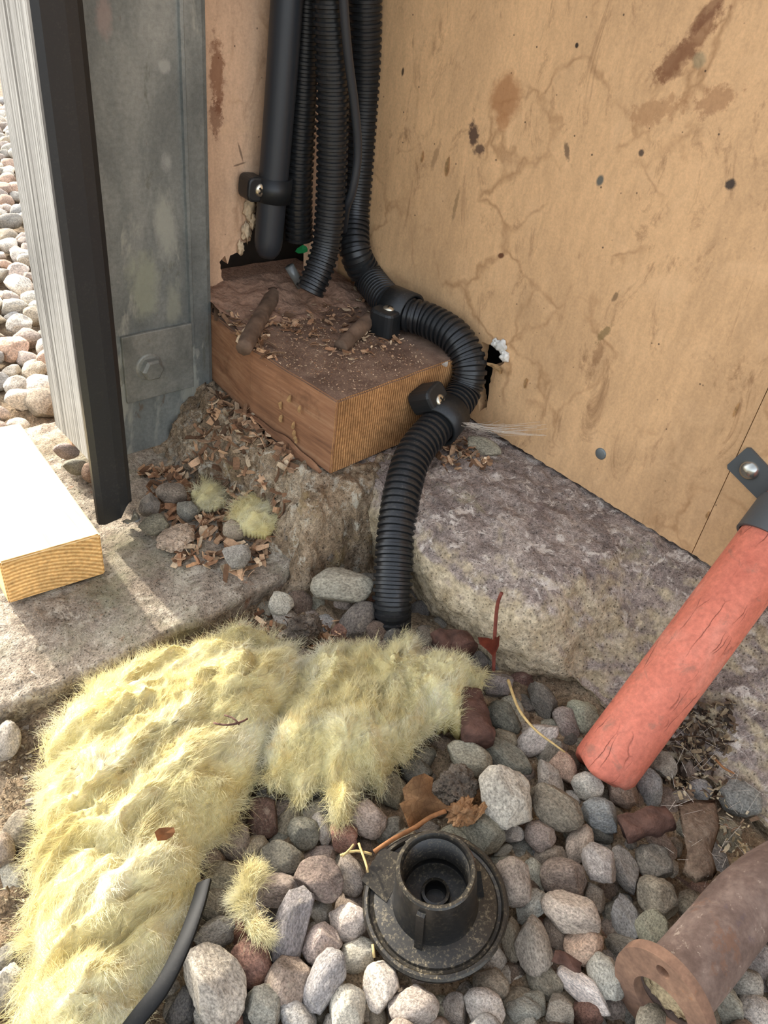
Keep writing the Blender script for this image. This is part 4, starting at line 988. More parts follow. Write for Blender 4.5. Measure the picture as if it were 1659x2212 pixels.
# lumpy dark lumps of old mortar
def lump(name, x, y, L, S, z, mat, label, seed, rough=0.5, flat=0.7, ang=0):
    c = at(x, y, 2, z); d = depth(c); bm = bmesh.new(); bmesh.ops.create_icosphere(bm, subdivisions=5, radius=1)
    e1 = Vector((math.cos(ang), math.sin(ang), 0)); e2 = Vector((-e1.y, e1.x, 0))
    for v in bm.verts:
        k = 1+rough*(0.8*fbm(v.co, 1.3, 4, seed)+0.35*fbm(v.co, 5, 3, seed+2)); q = v.co*k
        v.co = c+e1*(q.x*L*d/F/2)+e2*(q.y*S*d/F/2)+Vector((0, 0, q.z*S*d/F/2*flat))
    return tag(bobj(name, bm, mat, None, True), label, 'stone')
concrete('mortar', [(0.3, (74, 66, 58)), (0.5, (108, 98, 86)), (0.74, (150, 138, 120))], spots=[(90, 0.6, (60, 50, 44), 0.8)])
concrete('flake_stone', [(0.3, (150, 132, 112)), (0.55, (180, 160, 138)), (0.75, (196, 178, 156))])
lump('mortar_lump', 986, 1697, 95, 80, 0.012, M['mortar'], 'dark crumbly mortar lump beside the big round stone', 3)
lump('mortar_lump', 654, 1358, 84, 66, 0.010, M['mortar'], 'dark crumbly mortar lump at the top edge of the wool', 8)
lump('stone_flake', 378, 1160, 92, 66, ZS+0.006, M['flake_stone'], 'pale pinkish flat stone flake on the slab before the post', 12, 0.35, 0.35, 0.5)

# gravel bed: everything deeper or outside the frame, too many to count
def pebble_cloud(name, pts, mat, label):
    tv = []; tf = []; cols = []; off = 0
    base = []
    for me in PMS:
        n = len(me.vertices); a = np.empty(n*3); me.vertices.foreach_get('co', a); base.append((a.reshape(-1, 3), np.array([p.vertices[:] for p in me.polygons])))
    for (p, r, col) in pts:
        v, f = base[rng.randrange(len(base))]
        q = np.array(Matrix.Rotation(rng.uniform(0, 6.28), 3, 'Z') @ Matrix.Rotation(rng.uniform(-0.5, 0.5), 3, 'X'))
        sc = np.array([r*rng.uniform(1.0, 1.35), r*rng.uniform(0.8, 1.05), r*rng.uniform(0.6, 0.85)])
        tv.append((v*sc) @ q.T+np.array(p)); tf.append(f+off); off += len(v); cols.append(np.tile(np.array([*col, 1.0]), (len(v), 1)))
    tv = np.concatenate(tv); tf = np.concatenate(tf); cols = np.concatenate(cols)
    me = bpy.data.meshes.new(name); me.from_pydata(tv, [], tf.tolist()); me.update(); me.shade_smooth()
    at_ = me.color_attributes.new('Col', 'FLOAT_COLOR', 'POINT'); at_.data.foreach_set('color', cols.ravel()); me.materials.append(mat)
    return tag(link(bpy.data.objects.new(name, me)), label, 'gravel', kind='stuff')
def rcol(names, lo=0.85, hi=1.12):
    c = COL[rng.choice(names)][0]; k = rng.uniform(lo, hi); return lin(tuple(min(255, v*k) for v in c))
mixc = ['g', 'g', 'lg', 'bg', 'dg', 'p', 't', 'tg', 'br', 'gr', 'pb', 'r']
bed = []; cells = {}
def free(x, y, r, store):
    k = (int(x/0.03), int(y/0.03))
    for i in (-1, 0, 1):
        for j in (-1, 0, 1):
            for (a, b, c) in store.get((k[0]+i, k[1]+j), []):
                if (a-x)**2+(b-y)**2 < (0.82*(c+r))**2: return False
    store.setdefault(k, []).append((x, y, r)); return True
for _ in range(14000):
    x = rng.uniform(-0.12, 0.43); y = rng.uniform(-0.30, 0.36); r = rng.uniform(0.0065, 0.0125)
    if x > 0.352+0.05*max(0, (0.16-y)/0.2): continue
    if x < 0.10 and y > 0.20-0.3*x: continue
    if y > 0.30 and x < 0.25: continue
    inframe = y > -0.08-0.2*x
    if free(x, y, r, cells):
        px, py = proj((x, y, 0))
        vis = 0 < px < 1659 and 0 < py < 2212
        bed.append(((x, y, -0.009 if vis else 0.003+rng.uniform(-0.004, 0.004)), r, rcol(mixc)))
pebble_cloud('gravel_bed', bed, M['pebble_bed'], 'lower layer of mixed rounded gravel between the larger pebbles')
# outdoors gravel beyond the post
out = []; cells = {}; near = []
for _ in range(30000):
    x = rng.uniform(-0.75, 0.72); y = rng.uniform(0.66, 2.6); r = rng.uniform(0.009, 0.018)
    if x > 0.21 and y < 0.72: continue
    if x < 0.20 and y < 0.70 and x > 0.08: continue
    if x > 0.22+0.6*(y-0.66) : continue
    if free(x, y, r, cells):
        z = -0.004+r*0.35+rng.uniform(-0.003, 0.004); px, py = proj((x, y, z))
        q = ((x, y, z), r, rcol(['lg', 'g', 'w', 't', 'p', 'po', 'bg', 'lg', 'w', 'pw'], 0.95, 1.2))
        if -5 < px < 125 and 380 < py < 960 and y < 1.15 and px < 75+py*0.12-30: near.append(q)
        else: out.append(q)
near.sort(key=lambda q: q[0][1]); out += near[70:]
pebble_cloud('outdoor_gravel', out, M['pebble_bed'], 'sunlit pale gravel outside beyond the weathered board')
for (p, r, col) in near[:70]:
    o = bpy.data.objects.new('pebble', PM[rng.randrange(len(PM))]); o.location = p; o.scale = (r*1.2, r*rng.uniform(0.85, 1.1), r*rng.uniform(0.65, 0.85))
    o.rotation_euler = (rng.uniform(-0.4, 0.4), rng.uniform(-0.4, 0.4), rng.uniform(0, 6.28)); o.color = (*col, 1); link(o)
    px, py = proj(p)
    tag(o, 'sunlit pale pebble outside left of the weathered board' if py < 800 else 'sunlit pale pebble outside just behind the pine offcut', 'pebble', 'sunlit pebbles outside the post')

# ------------------------------------------------------------------ yellow mineral wool
def wool_col(t, a, b, c, d):
    st = t.co((14, 40, 30), (0, 0, 0.3)); n0 = t.noise(1.0, 5, 0.6, 0.5, st); n1 = t.noise(48, 5, 0.65)
    col = t.ramp(n0, [(0.32, lin(a)), (0.5, lin(b)), (0.68, lin(c))])
    return t.mix(t.ramp(n1, [(0.60, 0.0), (0.74, 0.6)]), col, lin(d))
t = NT('wool'); col = wool_col(t, (210, 192, 128), (222, 210, 156), (232, 224, 182), (212, 178, 100))
col = t.mix(t.ramp(t.noise(40, 6, 0.7), [(0.70, 0.0), (0.78, 0.4)]), col, lin((176, 150, 110)))
t.b.inputs['Subsurface Weight'].default_value = 0.25; t.b.inputs['Subsurface Radius'].default_value = (1.0, 0.85, 0.5); t.b.inputs['Subsurface Scale'].default_value = 0.004
nb = t.noise(1.0, 5, 0.7, 0.8, t.co((160, 620, 420), (0, 0, 0.3))); t.bump(nb, 0.8, 0.003); M['wool'] = t.done(col, 0.95, 0, 0.1)
t = NT('wool_fibre'); col = wool_col(t, (240, 229, 178), (245, 239, 202), (248, 245, 226), (234, 204, 132)); M['wool_fibre'] = t.done(col, 0.7, 0, 0.2)
tr = t.n('ShaderNodeBsdfTranslucent'); t.l(col, tr.inputs[0]); mx = t.n('ShaderNodeMixShader'); mx.inputs[0].default_value = 0.45
outn = [n for n in t.t.nodes if n.type == 'OUTPUT_MATERIAL'][0]; t.l(t.b.outputs[0], mx.inputs[1]); t.l(tr.outputs[0], mx.inputs[2]); t.l(mx.outputs[0], outn.inputs[0])

def fibres(name, roots, mat, parent, lo, hi, rad, seg=4, seed=1):
    """roots: list of (point, direction, normal); three-sided tapering hairs in one mesh"""
    r = random.Random(seed); V = []; Fc = []; off = 0
    for p, d, n in roots:
        L = r.uniform(lo, hi); q = Vector(p); dv = Vector(d).normalized(); curl = Vector((r.gauss(0, 1), r.gauss(0, 1), r.gauss(0, 0.7)))*0.28
        ra = rad*r.uniform(0.6, 1.3)
        for k in range(seg+1):
            w = ra*(1-0.75*k/seg); a = dv.cross(Vector((0.3, 0.5, 0.8))).normalized(); b = dv.cross(a)
            V += [q+a*w, q-a*(w*0.5)+b*(w*0.87), q-a*(w*0.5)-b*(w*0.87)]
            q = q+dv*(L/seg); dv = (dv+curl).normalized()
        for k in range(seg):
            o = off+k*3
            for i in range(3): j = (i+1) % 3; Fc.append((o+i, o+j, o+3+j, o+3+i))
        off = len(V)
    o = mobj(name, V, Fc, mat); tag(o, kind='stuff'); return adopt(o, parent) if parent else o

def poly_dist(P, X, Y):
    """distance to outline and inside mask for grid points"""
    n = len(P); D = np.full(X.shape, 1e9); ins = np.zeros(X.shape, bool)
    for i in range(n):
        x0, y0 = P[i]; x1, y1 = P[(i+1) % n]; dx, dy = x1-x0, y1-y0; l2 = dx*dx+dy*dy+1e-12
        tt = np.clip(((X-x0)*dx+(Y-y0)*dy)/l2, 0, 1); D = np.minimum(D, np.hypot(X-x0-tt*dx, Y-y0-tt*dy))
        c = ((y0 > Y) != (y1 > Y)); xi = x0+(Y-y0)*dx/(dy if abs(dy) > 1e-12 else 1e-12); ins ^= c & (X < xi)
    return D, ins
def wool(label, outline, zb, hmax, edge, flow, seed, nf, step=0.0022, name='wool_clump', flow_fn=None):
    P = []
    for (x, y) in outline: p = at(x, y, 2, zb+0.010); P.append((p.x, p.y))
    P = ragged(P, 0.007, 0.0026, seed, True)
    xs = np.arange(min(p[0] for p in P)-step, max(p[0] for p in P)+step*2, step); ys = np.arange(min(p[1] for p in P)-step, max(p[1] for p in P)+step*2, step)
    X, Y = np.meshgrid(xs, ys); D, ins = poly_dist(P, X, Y)
    c = Vector((sum(p[0] for p in P)/len(P), sum(p[1] for p in P)/len(P), zb)); e = empty(name, c); tag(e, label, 'insulation', 'yellow mineral wool')
    idx = {}; top = []; fx, fy = math.cos(flow), math.sin(flow); V = []; ny, nx = X.shape
    for j in range(ny):
        for i in range(nx):
            if not ins[j, i]: continue
            x, y, d = X[j, i], Y[j, i], D[j, i]
            u = x*fx+y*fy; v = -x*fy+y*fx
            k = min(1.0, d/edge); dome = math.sqrt(max(0.0, 1-(1-k)**2))
            w1 = fbm((u*0.7, v*1.3, 0), 17, 3, seed); w2 = noise.noise(Vector((u*30+seed, v*50, 3.0))); fold = 1-2.2*abs(noise.noise(Vector((u*13+seed, v*48+w1*1.6+w2*0.7, seed))))
            h = hmax*dome*(0.60+0.34*w1+0.24*fold)+0.0062*dome*fbm((u*0.6, v*1.4, 0), 75, 4, seed+4)+0.0028*dome*fbm((u*0.5, v*1.5, 0), 260, 2, seed+6)
            h = max(h, 0.0006)
            idx[(j, i)] = len(V)
            V.append(Vector((x+0.006*k*fbm((x, y, 1), 55, 2, seed+8), y+0.006*k*fbm((x, y, 2), 55, 2, seed+9), zb+h)))
    nt = len(V); Fc = []; edges = {}
    for (j, i), a in idx.items():
        b = idx.get((j, i+1)); c_ = idx.get((j+1, i+1)); d_ = idx.get((j+1, i))
        if b is None or c_ is None or d_ is None: continue
        Fc.append((a, b, c_, d_))
        for q in ((a, b), (b, c_), (c_, d_), (d_, a)):
            if (q[1], q[0]) in edges: del edges[(q[1], q[0])]
            else: edges[q] = 1
    low = [Vector((v.x, v.y, zb-0.003)) for v in V]; nface = len(Fc)
    Fc += [tuple(q+nt for q in f[::-1]) for f in Fc]+[(b, a, a+nt, b+nt) for a, b in edges]
    body = mobj('wool_body', V+low, Fc, M['wool']); adopt(body, e)
    r = random.Random(seed); me = body.data; roots = []; fl = Vector((fx, fy, 0)); cen = Vector((c.x, c.y, zb))
    for _ in range(nf):
        f = me.polygons[r.randrange(nface)]; n = f.normal; p = f.center+n*-0.0008
        rad_out = (p-cen); rad_out.z = 0; rad_out.normalize()
        sg = 1 if rad_out.dot(fl) > 0 else -1
        w = 1.3*noise.noise(p*38)+0.8*noise.noise(p*90+Vector((5, 0, 0)))
        ra_ = flow_fn(p) if flow_fn else 0.0
        f2 = Vector((math.cos(flow+ra_), math.sin(flow+ra_), 0)); sg = 1 if noise.noise(p*25+Vector((0, 9, 0))) > -0.1 else -1
        d = f2*sg+Vector((-f2.y, f2.x, 0))*w+rad_out*0.15+Vector((r.gauss(0, 0.28), r.gauss(0, 0.28), r.gauss(0, 0.15)))
        d = d-n*d.dot(n)*0.95; d = d.normalized()+n*abs(r.gauss(0.06, 0.22))*(2.4 if r.random() < 0.12 else 1); roots.append((p, d, n))
    bed_ = list(edges.keys())
    for _ in range(nf//14):
        a, b = bed_[r.randrange(len(bed_))]; p = V[a].lerp(V[b], r.random())+Vector((0, 0, r.uniform(0, 0.004)))
        o_ = p-cen; o_.z = 0; o_.normalize(); roots.append((p, o_*0.5+Vector((r.gauss(0, 0.6), r.gauss(0, 0.6), r.gauss(0.0, 0.25))), None))
    for _ in range(max(8, nf//420)):      # loose tufts standing off the edge
        a, b = bed_[r.randrange(len(bed_))]; p0 = V[a]; o_ = p0-cen; o_.z = 0; o_.normalize()
        d0 = o_+Vector((r.gauss(0, 0.6), r.gauss(0, 0.6), r.gauss(0.15, 0.25)))
        for _ in range(45):
            roots.append((p0-o_*r.uniform(0, 0.006)+Vector((r.gauss(0, 0.0022), r.gauss(0, 0.0022), r.uniform(0, 0.005))), d0+Vector((r.gauss(0, 0.16), r.gauss(0, 0.16), r.gauss(0, 0.12))), None))
    fibres('fibre', roots, M['wool_fibre'], e, 0.004, 0.013, 0.00011, 3, seed); return e
wool('large yellow mineral wool clump sprawling to the lower left', [(82,1680),(96,1600),(150,1530),(205,1470),(255,1440),(350,1412),(452,1392),(560,1378),(640,1392),(662,1440),(652,1510),(612,1560),(585,1620),(560,1665),(535,1720),(492,1785),(446,1840),(425,1905),(402,1985),(372,2060),(335,2130),(300,2205),(250,2330),(-30,2330),(30,2200),(60,2080),(70,1950),(76,1830),(84,1760)],
     0.004, 0.046, 0.050, 0.15, 11, 46000, flow_fn=lambda p: 1.0*max(0.0, min(1.0, (0.30-p.y)/0.14)))
wool('ragged yellow mineral wool clump in front of the conduit foot', [(640,1450),(690,1402),(760,1388),(830,1404),(880,1370),(915,1415),(990,1432),(1052,1470),(1008,1512),(1000,1590),(968,1560),(915,1598),(865,1640),(825,1705),(785,1675),(752,1770),(722,1772),(700,1690),(645,1735),(615,1690),(575,1690),(560,1620),(600,1540)],
     0.006, 0.036, 0.034, 0.9, 23, 30000)
wool('thin wisp of yellow wool at the slab corner', [(462,1385),(475,1350),(520,1338),(575,1345),(605,1372),(590,1400),(520,1410),(470,1405)], 0.010, 0.012, 0.016, 0.5, 31, 3500, 0.0018)
wool('small yellow wool tuft lying on pebbles beside the cable tie', [(515,1870),(545,1858),(560,1890),(550,1930),(562,1975),(575,2010),(545,2012),(520,1980),(505,1940),(520,1905)], 0.017, 0.008, 0.010, 2.2, 37, 3000, 0.0016)
wool('dusty yellow wool tuft among the shavings by the footing', [(500,1090),(540,1060),(600,1085),(618,1115),(590,1140),(540,1140),(510,1120)], ZS+0.012, 0.014, 0.014, 0.2, 41, 2600, 0.0018)
wool('dull wool wisp in the shavings under the steel post', [(415,1050),(440,1030),(480,1045),(490,1070),(450,1085),(420,1075)], ZS+0.006, 0.010, 0.012, 0.2, 43, 1400, 0.0018)

# ------------------------------------------------------------------ wood shavings, sawdust, litter
t = NT('shaving'); oi = t.n('ShaderNodeAttribute'); oi.attribute_name = 'Col'; n1 = t.noise(400, 4, 0.7)
col = t.mix(0.4, oi.outputs['Color'], t.ramp(n1, [(0.3, 0.3), (0.7, 0.75)]), 'OVERLAY'); M['shaving'] = t.done(col, 0.9, 0, 0.15)
def shavings(name, spots, label, sizes, cols, seed, tilt=0.6):
    """curled flakes in one mesh; spots are surface points"""
    r = random.Random(seed); V = []; Fc = []; colr = []
    for p in spots:
        L = r.uniform(*sizes); W = L*r.uniform(0.2, 0.5); curl = r.uniform(-1.4, 1.4); q = Matrix.Rotation(r.uniform(0, 6.28), 3, 'Z') @ Matrix.Rotation(r.gauss(0, tilt), 3, 'X') @ Matrix.Rotation(r.gauss(0, tilt), 3, 'Y')
        o = len(V); kc = r.uniform(0.72, 1.05); c = lin(tuple(v*kc for v in r.choice(cols))); kk = 4
        for th in (0, 0.0004):
            for k in range(kk+1):
                a = (k/kk-0.5)*curl; x = L*(math.sin(a)/curl if abs(curl) > 0.05 else (k/kk-0.5)); z = L*((1-math.cos(a))/curl if abs(curl) > 0.05 else 0)
                w = W*0.5*(1-0.5*abs(k/kk-0.5))*r.uniform(0.75, 1.1)
                for s in (-1, 1): V.append(Vector(p)+q @ Vector((x, s*w, z+th))); colr.append((*c, 1))
        n = 2*(kk+1)
        for k in range(kk):
            a = o+2*k; Fc += [(a, a+1, a+3, a+2), (a+n, a+n+2, a+n+3, a+n+1), (a, a+2, a+n+2, a+n), (a+1, a+n+1, a+n+3, a+3)]
        e = o+2*kk; Fc += [(o, o+n, o+n+1, o+1), (e, e+1, e+n+1, e+n)]
    ob = mobj(name, V, Fc, M['shaving'], None, False); at_ = ob.data.color_attributes.new('Col', 'FLOAT_COLOR', 'POINT')
    at_.data.foreach_set('color', np.array(colr).ravel()); return tag(ob, label, 'wood shavings', kind='stuff')
bpy.context.view_layer.update()
dg_ = bpy.context.evaluated_depsgraph_get()
def drop(x, y, z0=0.35):
    """height of whatever lies under a point (setting only)"""
    best = -0.01
    for nm in ('concrete_slab', 'concrete_footing', 'concrete_ledge', 'floor', 'block'):
        ob = bpy.data.objects[nm]; ok, loc, nn, fi = ob.ray_cast(Vector((x, y, z0)), Vector((0, 0, -1)))
        if ok and loc.z > best: best = loc.z
    return best
WC = [(186, 146, 110), (204, 166, 130), (166, 124, 92), (136, 102, 76), (194, 158, 124), (214, 188, 154), (120, 92, 70)]
def area(px_pts, z, n, seed):
    r = random.Random(seed); out = []
    P = [at(x, y, 2, z) for x, y in px_pts]; P2 = [(p.x, p.y) for p in P]; xs = [p[0] for p in P2]; ys = [p[1] for p in P2]
    while len(out) < n:
        x = r.uniform(min(xs), max(xs)); y = r.uniform(min(ys), max(ys)); d, i = poly_dist(P2, np.array([[x]]), np.array([[y]]))
        if i[0, 0]: out.append(Vector((x, y, drop(x, y)+r.uniform(0.0005, 0.004))))
    return out
sp = area([(300,1010),(430,1000),(480,960),(560,1020),(640,1120),(600,1180),(545,1245),(480,1250),(370,1215),(420,1160),(340,1110)], ZS, 520, 1)
sp += area([(455,760),(530,800),(560,940),(600,1010),(560,1060),(470,1010),(450,900)], 0.03, 230, 2)
shavings('wood_shavings', sp, 'heap of orange-brown wood shavings between post and footing', (0.006, 0.019), WC, 5)
sp = area([(470,650),(560,620),(640,650),(790,620),(800,680),(700,700),(590,720),(500,720)], ZB, 230, 3)+area([(560,700),(800,690),(870,740),(760,780),(640,740)], ZB, 130, 4)
shavings('wood_shavings', sp, 'loose wood shavings strewn on top of the timber block', (0.003, 0.010), WC, 6, 0.3)
sp = area([(540,760),(720,860),(940,790),(860,720),(640,690)], ZB, 700, 8)
shavings('sawdust', sp, 'fine sawdust grains on the timber block', (0.0008, 0.0022), [(190, 156, 124), (206, 178, 146), (150, 112, 84)], 7, 0.3)
sp = area([(545,1300),(620,1290),(700,1330),(760,1330),(740,1400),(640,1400),(470,1390)], 0.0, 120, 9)+area([(930,960),(1010,950),(1060,1010),(960,1030)], ZL, 90, 10)
shavings('wood_shavings', sp, 'scattered shavings at the slab corner and behind the lower clip', (0.004, 0.012), WC+[(96, 70, 52)], 9)
# dust mound against the back wall on the block
plain('dust', (142, 112, 92), 0.95, var=0.3, scale=220, bump=0.9, bd=0.003)
gx = np.arange(0.345, 0.506, 0.003); gy = np.arange(0.49, 0.668, 0.003); V = []; Fc = []
for y in gy:
    for x in gx:
        h = 0.017*sst((y-0.515-0.02*fbm((x, y, 0), 30, 2, 3))/0.09)*(1.0-0.35*sst((x-0.44)/0.06))+0.004*fbm((x, y, 0), 70, 3, 5)*sst((y-0.50)/0.05)
        if y > 0.606: h *= max(0.15, 1-(y-0.606)/0.03)
        V.append((x, y, ZB-0.0015+h))
nx = len(gx)
for j in range(len(gy)-1):
    for i in range(nx-1): Fc.append((j*nx+i, j*nx+i+1, (j+1)*nx+i+1, (j+1)*nx+i))
tag(mobj('dust_mound', V, Fc, M['dust']), 'brown dust drift on the block against the back wall', 'dust', kind='stuff')
# grains stuck in the dirt and on the concrete
sp = area([(0,1560),(120,1560),(90,1700),(80,2000),(0,2100)], 0, 420, 12)
shavings('dirt_crumbs', sp, 'small crumbs in the dirt left of the wool', (0.001, 0.004), [(150, 134, 108), (172, 158, 132), (112, 96, 76)], 13)

def branch(name, px, r, mat, label, cat, wob=0.1, sides=8, taper=None, seed=2, group=None):
    return stick(name, [at(x, y, 2, z) for x, y, z in px], r, mat, label, cat, 1.0, seed, sides, wob, taper, group)
plain('twig_red', (112, 58, 46), 0.7, var=0.25, scale=200); plain('twig_brown', (140, 96, 60), 0.8, var=0.3, scale=200); plain('dry_grass', (186, 160, 108), 0.85, var=0.2, scale=200)
plain('bark', (86, 62, 52), 0.92, var=0.45, scale=110, bump=1.0, bd=0.004)
t = NT('dead_leaf'); n0 = t.noise(60, 6, 0.7); n1 = t.vor(260, 'DISTANCE_TO_EDGE')
col = t.ramp(n0, [(0.3, lin((112, 82, 56))), (0.55, lin((152, 116, 80))), (0.75, lin((180, 148, 108)))]); col = t.mix(t.ramp(n1, [(0.0, 0.45), (0.06, 0.0)]), col, lin((96, 62, 40)))
t.bump(n1, 0.4, 0.001); M['dead_leaf'] = t.done(col, 0.75, 0, 0.25)
t = NT('red_leaf'); n0 = t.noise(80, 6, 0.7); col = t.ramp(n0, [(0.3, lin((92, 44, 34))), (0.6, lin((136, 70, 52))), (0.8, lin((156, 92, 68)))]); M['red_leaf'] = t.done(col, 0.6, 0, 0.3)
# upright dead stalk with a small red-brown leaf
st = empty('dead_stalk', at(1070, 1445, 2, 0.012)); tag(st, 'upright thin reddish dead stalk with one small leaf by the ledge', 'plant stalk')
pp = [at(1066, 1450, 0, 0.346), at(1069, 1370, 0, 0.346), at(1074, 1310, 0, 0.346), at(1082, 1284, 0, 0.346), at(1086, 1280, 0, 0.346)]
V, Fc = sweep(resample(catmull(pp, 10), 0.002), 0.0013, 8); adopt(mobj('stem', V, Fc, M['twig_red']), st)
def leaf(name, tip_pts, z_fn, mat, parent, label=None, cat=None, thick=0.0004):
    """leaf blade from an outline (first point = stalk end), fan of rings with curl"""
    n = len(tip_pts); c = sum((Vector(p) for p in tip_pts), Vector())/n; bm = bmesh.new(); rings = []
    for k in range(1, 6):
        f = k/5; rings.append([bm.verts.new(c.lerp(Vector(p), f)+z_fn(f, i/n)) for i, p in enumerate(tip_pts)])
    cv = bm.verts.new(c+z_fn(0, 0))
    for i in range(n): bm.faces.new((cv, rings[0][i], rings[0][(i+1) % n]))
    for a, b in zip(rings, rings[1:]):
        for i in range(n): j = (i+1) % n; bm.faces.new((a[i], b[i], b[j], a[j]))
    bmesh.ops.solidify(bm, geom=bm.faces[:], thickness=thick)
    o = bobj(name, bm, mat, None, True)
    if parent: return adopt(o, parent)
    return tag(o, label, cat)
ly = at(1066, 1395, 0, 0.346).y-0.002
lp = [at(x, y, 1, ly) for x, y in [(1032,1376),(1050,1374),(1066,1382),(1084,1376),(1078,1396),(1062,1416),(1054,1406),(1040,1394)]]
leaf('leaf', lp, lambda f, a: Vector((0, -0.002*f*math.sin(a*6.28*2), 0.0)), M['red_leaf'], st)
# tan dead leaf with midrib stalk lying on pebbles
lf = empty('dead_leaf', at(910, 1740, 2, 0.022)); tag(lf, 'curled tan dead leaf with a long stalk above the black foot', 'leaf')
out_px = [(885,1793,.016),(870,1765,.022),(862,1738,.026),(876,1722,.026),(870,1700,.030),(890,1686,.033),(915,1676,.034),(938,1675,.034),(934,1705,.030),(952,1735,.026),(968,1752,.022),(930,1766,.018),(905,1784,.016)]
leaf('blade', [at(x, y, 2, z) for x, y, z in out_px], lambda f, a: Vector((0, 0, 0.004*f*f*math.sin(a*6.28*3)+0.003*(1-f))), M['dead_leaf'], lf)
V, Fc = sweep(resample(catmull([at(808, 1840, 2, .016), at(850, 1812, 2, .018), at(895, 1788, 2, .020), at(930, 1765, 2, .022), at(968, 1750, 2, .024)], 10), 0.002), 0.0014, 8)
adopt(mobj('stalk', V, Fc, M['twig_brown']), lf)
# crumpled leaf remains right of it
lump('crumpled_leaf', 1000, 1755, 70, 46, 0.020, M['dead_leaf'], 'crumpled brown leaf remains left of the big round stone', 21, 1.2, 0.7)['category'] = 'leaf'
lump('crumpled_leaf', 1040, 1748, 44, 14, 0.020, M['dead_leaf'], 'thin crumpled leaf tip touching the big round stone', 27, 0.9, 0.8, 0.3)['category'] = 'leaf'
# bark pieces
def bark(px, r, label, seed, sx=1.25): 
    o = stick('bark_piece', [at(x, y, 2, z) for x, y, z in px], r, M['bark'], label, 'bark', sx, seed, 18, 0.30)
    for v in o.data.vertices: v.co += v.normal*(0.0018*fbm(v.co, 160, 3, seed))
    return o
bark([(1010,1505,.014),(1025,1550,.016),(1036,1606,.016)], 0.0085, 'thick dark bark piece emerging from under the wool', 3)
bark([(945,1400,.012),(980,1392,.014),(1005,1415,.014)], 0.0100, 'knobbly dark bark lump left of the upright stalk', 6)
bark([(1345,1792,.014),(1395,1778,.018),(1450,1765,.020)], 0.0065, 'reddish rotten bark strip below the red pole', 9)
bark([(1195,2062,.018),(1230,2078,.018),(1262,2095,.017)], 0.0016, 'thin grey bark sliver between pebbles near the rusty pipe', 12, 2.2)
# matted leaf under cobweb at the right
t = NT('matted'); n0 = t.noise(60, 7, 0.75); n1 = t.noise(400, 4, 0.7); col = t.ramp(n0, [(0.3, lin((96, 78, 66))), (0.5, lin((142, 122, 104))), (0.72, lin((172, 156, 138)))])
col = t.mix(0.4, col, t.ramp(n1, [(0.3, 0.25), (0.7, 0.8)]), 'OVERLAY'); t.bump(n1, 0.8, 0.002); M['matted'] = t.done(col, 0.95, 0, 0.1)
mat_px = [(1462,1735),(1500,1722),(1545,1730),(1552,1790),(1540,1840),(1552,1880),(1535,1905),(1500,1910),(1478,1880),(1485,1840),(1470,1800)]
leaf('matted_leaf', [at(x, y, 2, 0.026) for x, y in mat_px], lambda f, a: Vector((0, 0, 0.006*(1-f*f)+0.003*math.sin(a*50)*f)), M['matted'], None, 'grey-brown matted leaf wrapped in cobweb right of the gravel', 'leaf', 0.001)
# litter heap right of the pole foot
sp = area([(1430,1600),(1480,1545),(1560,1560),(1580,1620),(1530,1680),(1450,1650)], 0.01, 420, 21)
shavings('litter', sp, 'dark crumbly litter heap right of the red pole foot', (0.002, 0.008), [(92, 76, 60), (120, 100, 80), (70, 58, 48), (170, 150, 118)], 22)
sp = area([(1440,1670),(1560,1650),(1640,1780),(1600,1880),(1500,1760)], 0.01, 120, 23)
for p in sp: p.z += 0.010
shavings('litter', sp, 'pale litter crumbs among the pebbles at the right edge', (0.002, 0.007), [(186, 168, 132), (120, 100, 80), (206, 192, 160)], 24)
# grass and twigs
branch('grass_stalk', [(1098,1470,.018),(1120,1530,.024),(1155,1575,.028),(1200,1610,.026),(1222,1626,.022)], 0.0012, M['dry_grass'], 'bent dry grass stalk across the pebbles left of the red pole', 'grass stalk', 0.1, 8, 0.5)
branch('grass_stalk', [(775,1822,.022),(792,1870,.024),(796,1895,.022)], 0.0007, M['dry_grass'], 'pale grass blade crossing the flange edge of the black foot', 'grass stalk', 0.1, 6)
branch('grass_stalk', [(735,1848,.018),(770,1838,.020),(812,1848,.020)], 0.0008, M['dry_grass'], 'flat dry grass stalk left of the black foot rim', 'grass stalk', 0.1, 6)
branch('grass_stalk', [(740,1850,.018),(758,1832,.022),(770,1816,.024)], 0.0007, M['dry_grass'], 'short slanted grass bit beside the terracotta pebble', 'grass stalk', 0.1, 6)
branch('grass_stalk', [(805,2040,.014),(808,2062,.013),(808,2082,.012)], 0.0007, M['dry_grass'], 'short pale grass bit below the left rim of the black foot', 'grass stalk', 0.1, 6)
branch('twig', [(1545,1640,.022),(1565,1660,.020),(1590,1672,.018)], 0.0008, M['twig_brown'], 'thin orange twig on the concrete near the right edge', 'twig', 0.1, 6)
branch('twig', [(462,1562,.052),(490,1566,.054),(520,1560,.054),(538,1550,.054)], 0.0007, M['bark'], 'dark forked twig lying on the yellow wool', 'twig', 0.3, 6)
branch('twig', [(485,1545,.054),(505,1552,.056),(522,1572,.054)], 0.0006, M['bark'], 'short dark twig crossing the forked twig on the wool', 'twig', 0.3, 6)
scrap('orange_chip', at(355, 1800, 2, 0.046), (0.006, 0.0035), (-0.3, -0.5, 1), M['twig_brown'], 'orange-brown bark chip on the yellow wool', 'chip', 61)
scrap('orange_chip', at(240, 1528, 2, 0.040), (0.004, 0.0025), (-0.3, -0.5, 1), M['twig_brown'], 'tiny rusty chip near the top of the wool', 'chip', 62)
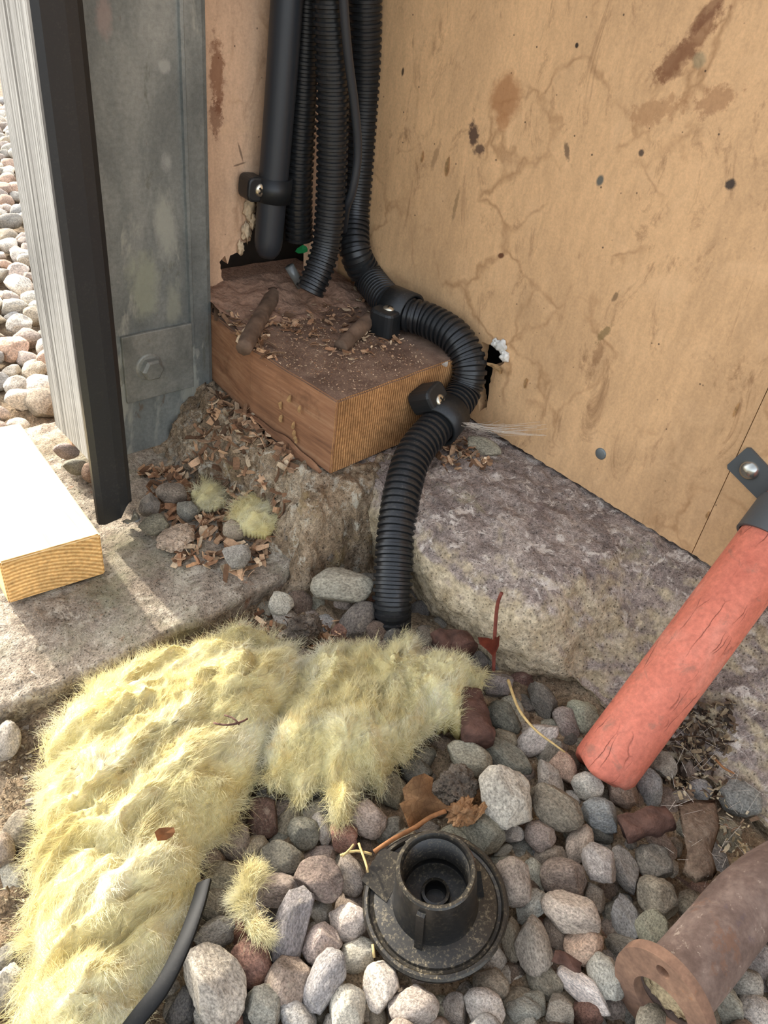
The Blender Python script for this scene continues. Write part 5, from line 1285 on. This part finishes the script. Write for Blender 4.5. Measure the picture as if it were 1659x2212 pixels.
# chips stuck to the plywood
for i, (x, y, a, b) in enumerate([(965, 363, 0.0085, 0.0026), (1590, 885, 0.006, 0.0016), (1135, 828, 0.0050, 0.0018), (1528, 1112, 0.0035, 0.0012), (912, 340, 0.006, 0.0016)]):
    o = scrap('wood_chip', at(x, y, 0, XR-0.0012), (b, a), (-1, 0.1, 0.05), M['straw'], ['pale wood chip stuck high on the right wall', 'slim chip stuck to the wall seam above the clamp', 'brown chip stuck to the wall right of the bend', 'seed-like chip on the wall seam', 'straw chip on the wall near the corner'][i], 'chip', 70+i, 0.2)
# chips hanging in web on the block face
for i, (x, y, dx) in enumerate([(607, 875, 0), (608, 905, 0), (627, 862, 0), (636, 935, 0), (640, 950, 0), (634, 920, 0), (648, 885, 0)]):
    p = at(x, y, 0, 0.3385); scrap('hanging_chip', p, (0.0022, 0.0040), (-1, -0.3, 0.1), M['straw'], 'shaving hanging in cobweb on the left face of the timber block', 'chip', 90+i, 0.9, 0.0004, None, 'shavings hanging on the block')
# cobweb strands
t = NT('cobweb'); M['cobweb'] = t.done(lin((214, 206, 192)), 0.8, 0, 0.2)
r_ = random.Random(3); V = []; Fc = []
for _ in range(46):
    a = at(1000+r_.uniform(-4, 20), 915+r_.uniform(-4, 6), 1, 0.356+r_.uniform(-0.004, 0.004)); b = at(1090+r_.uniform(-30, 95), 930+r_.uniform(-22, 14), 0, XR-0.001)
    mid = a.lerp(b, 0.5)+Vector((0, 0, -r_.uniform(0.001, 0.005))); v, f = sweep(catmull([a, mid, b], 5), 0.00009, 3, False); o = len(V); V += v; Fc += [tuple(i+o for i in q) for q in f]
for _ in range(60):
    x, y = r_.uniform(1440, 1620), r_.uniform(1560, 1900); a = at(x, y, 2, 0.030); b = at(x+r_.uniform(-50, 50), y+r_.uniform(-50, 50), 2, 0.028+r_.uniform(-0.01, 0.008))
    v, f = sweep([a, b], 0.00008, 3, False); o = len(V); V += v; Fc += [tuple(i+o for i in q) for q in f]
tag(mobj('cobweb', V, Fc, M['cobweb']), 'fine cobweb strands by the lower clip and over the litter', 'cobweb', kind='stuff')

# look-alikes that still share a label are told apart by their place
share = {}
for o in bpy.data.objects:
    if o.parent is None and o.get('category') == 'pebble' and o.get('group') == 'loose pebbles of the gravel': share.setdefault(o['label'], []).append(o)
for lab, os_ in share.items():
    if len(os_) < 2: continue
    bpy.context.view_layer.update()
    os_.sort(key=lambda o: proj(o.matrix_world.translation)[0])
    names = ['left', 'right'] if len(os_) == 2 else ['leftmost', 'middle', 'rightmost'] if len(os_) == 3 else ['leftmost', 'second', 'third', 'rightmost', 'fifth', 'sixth']
    for o, w_ in zip(os_, names): o['label'] = f'{w_} {lab}'
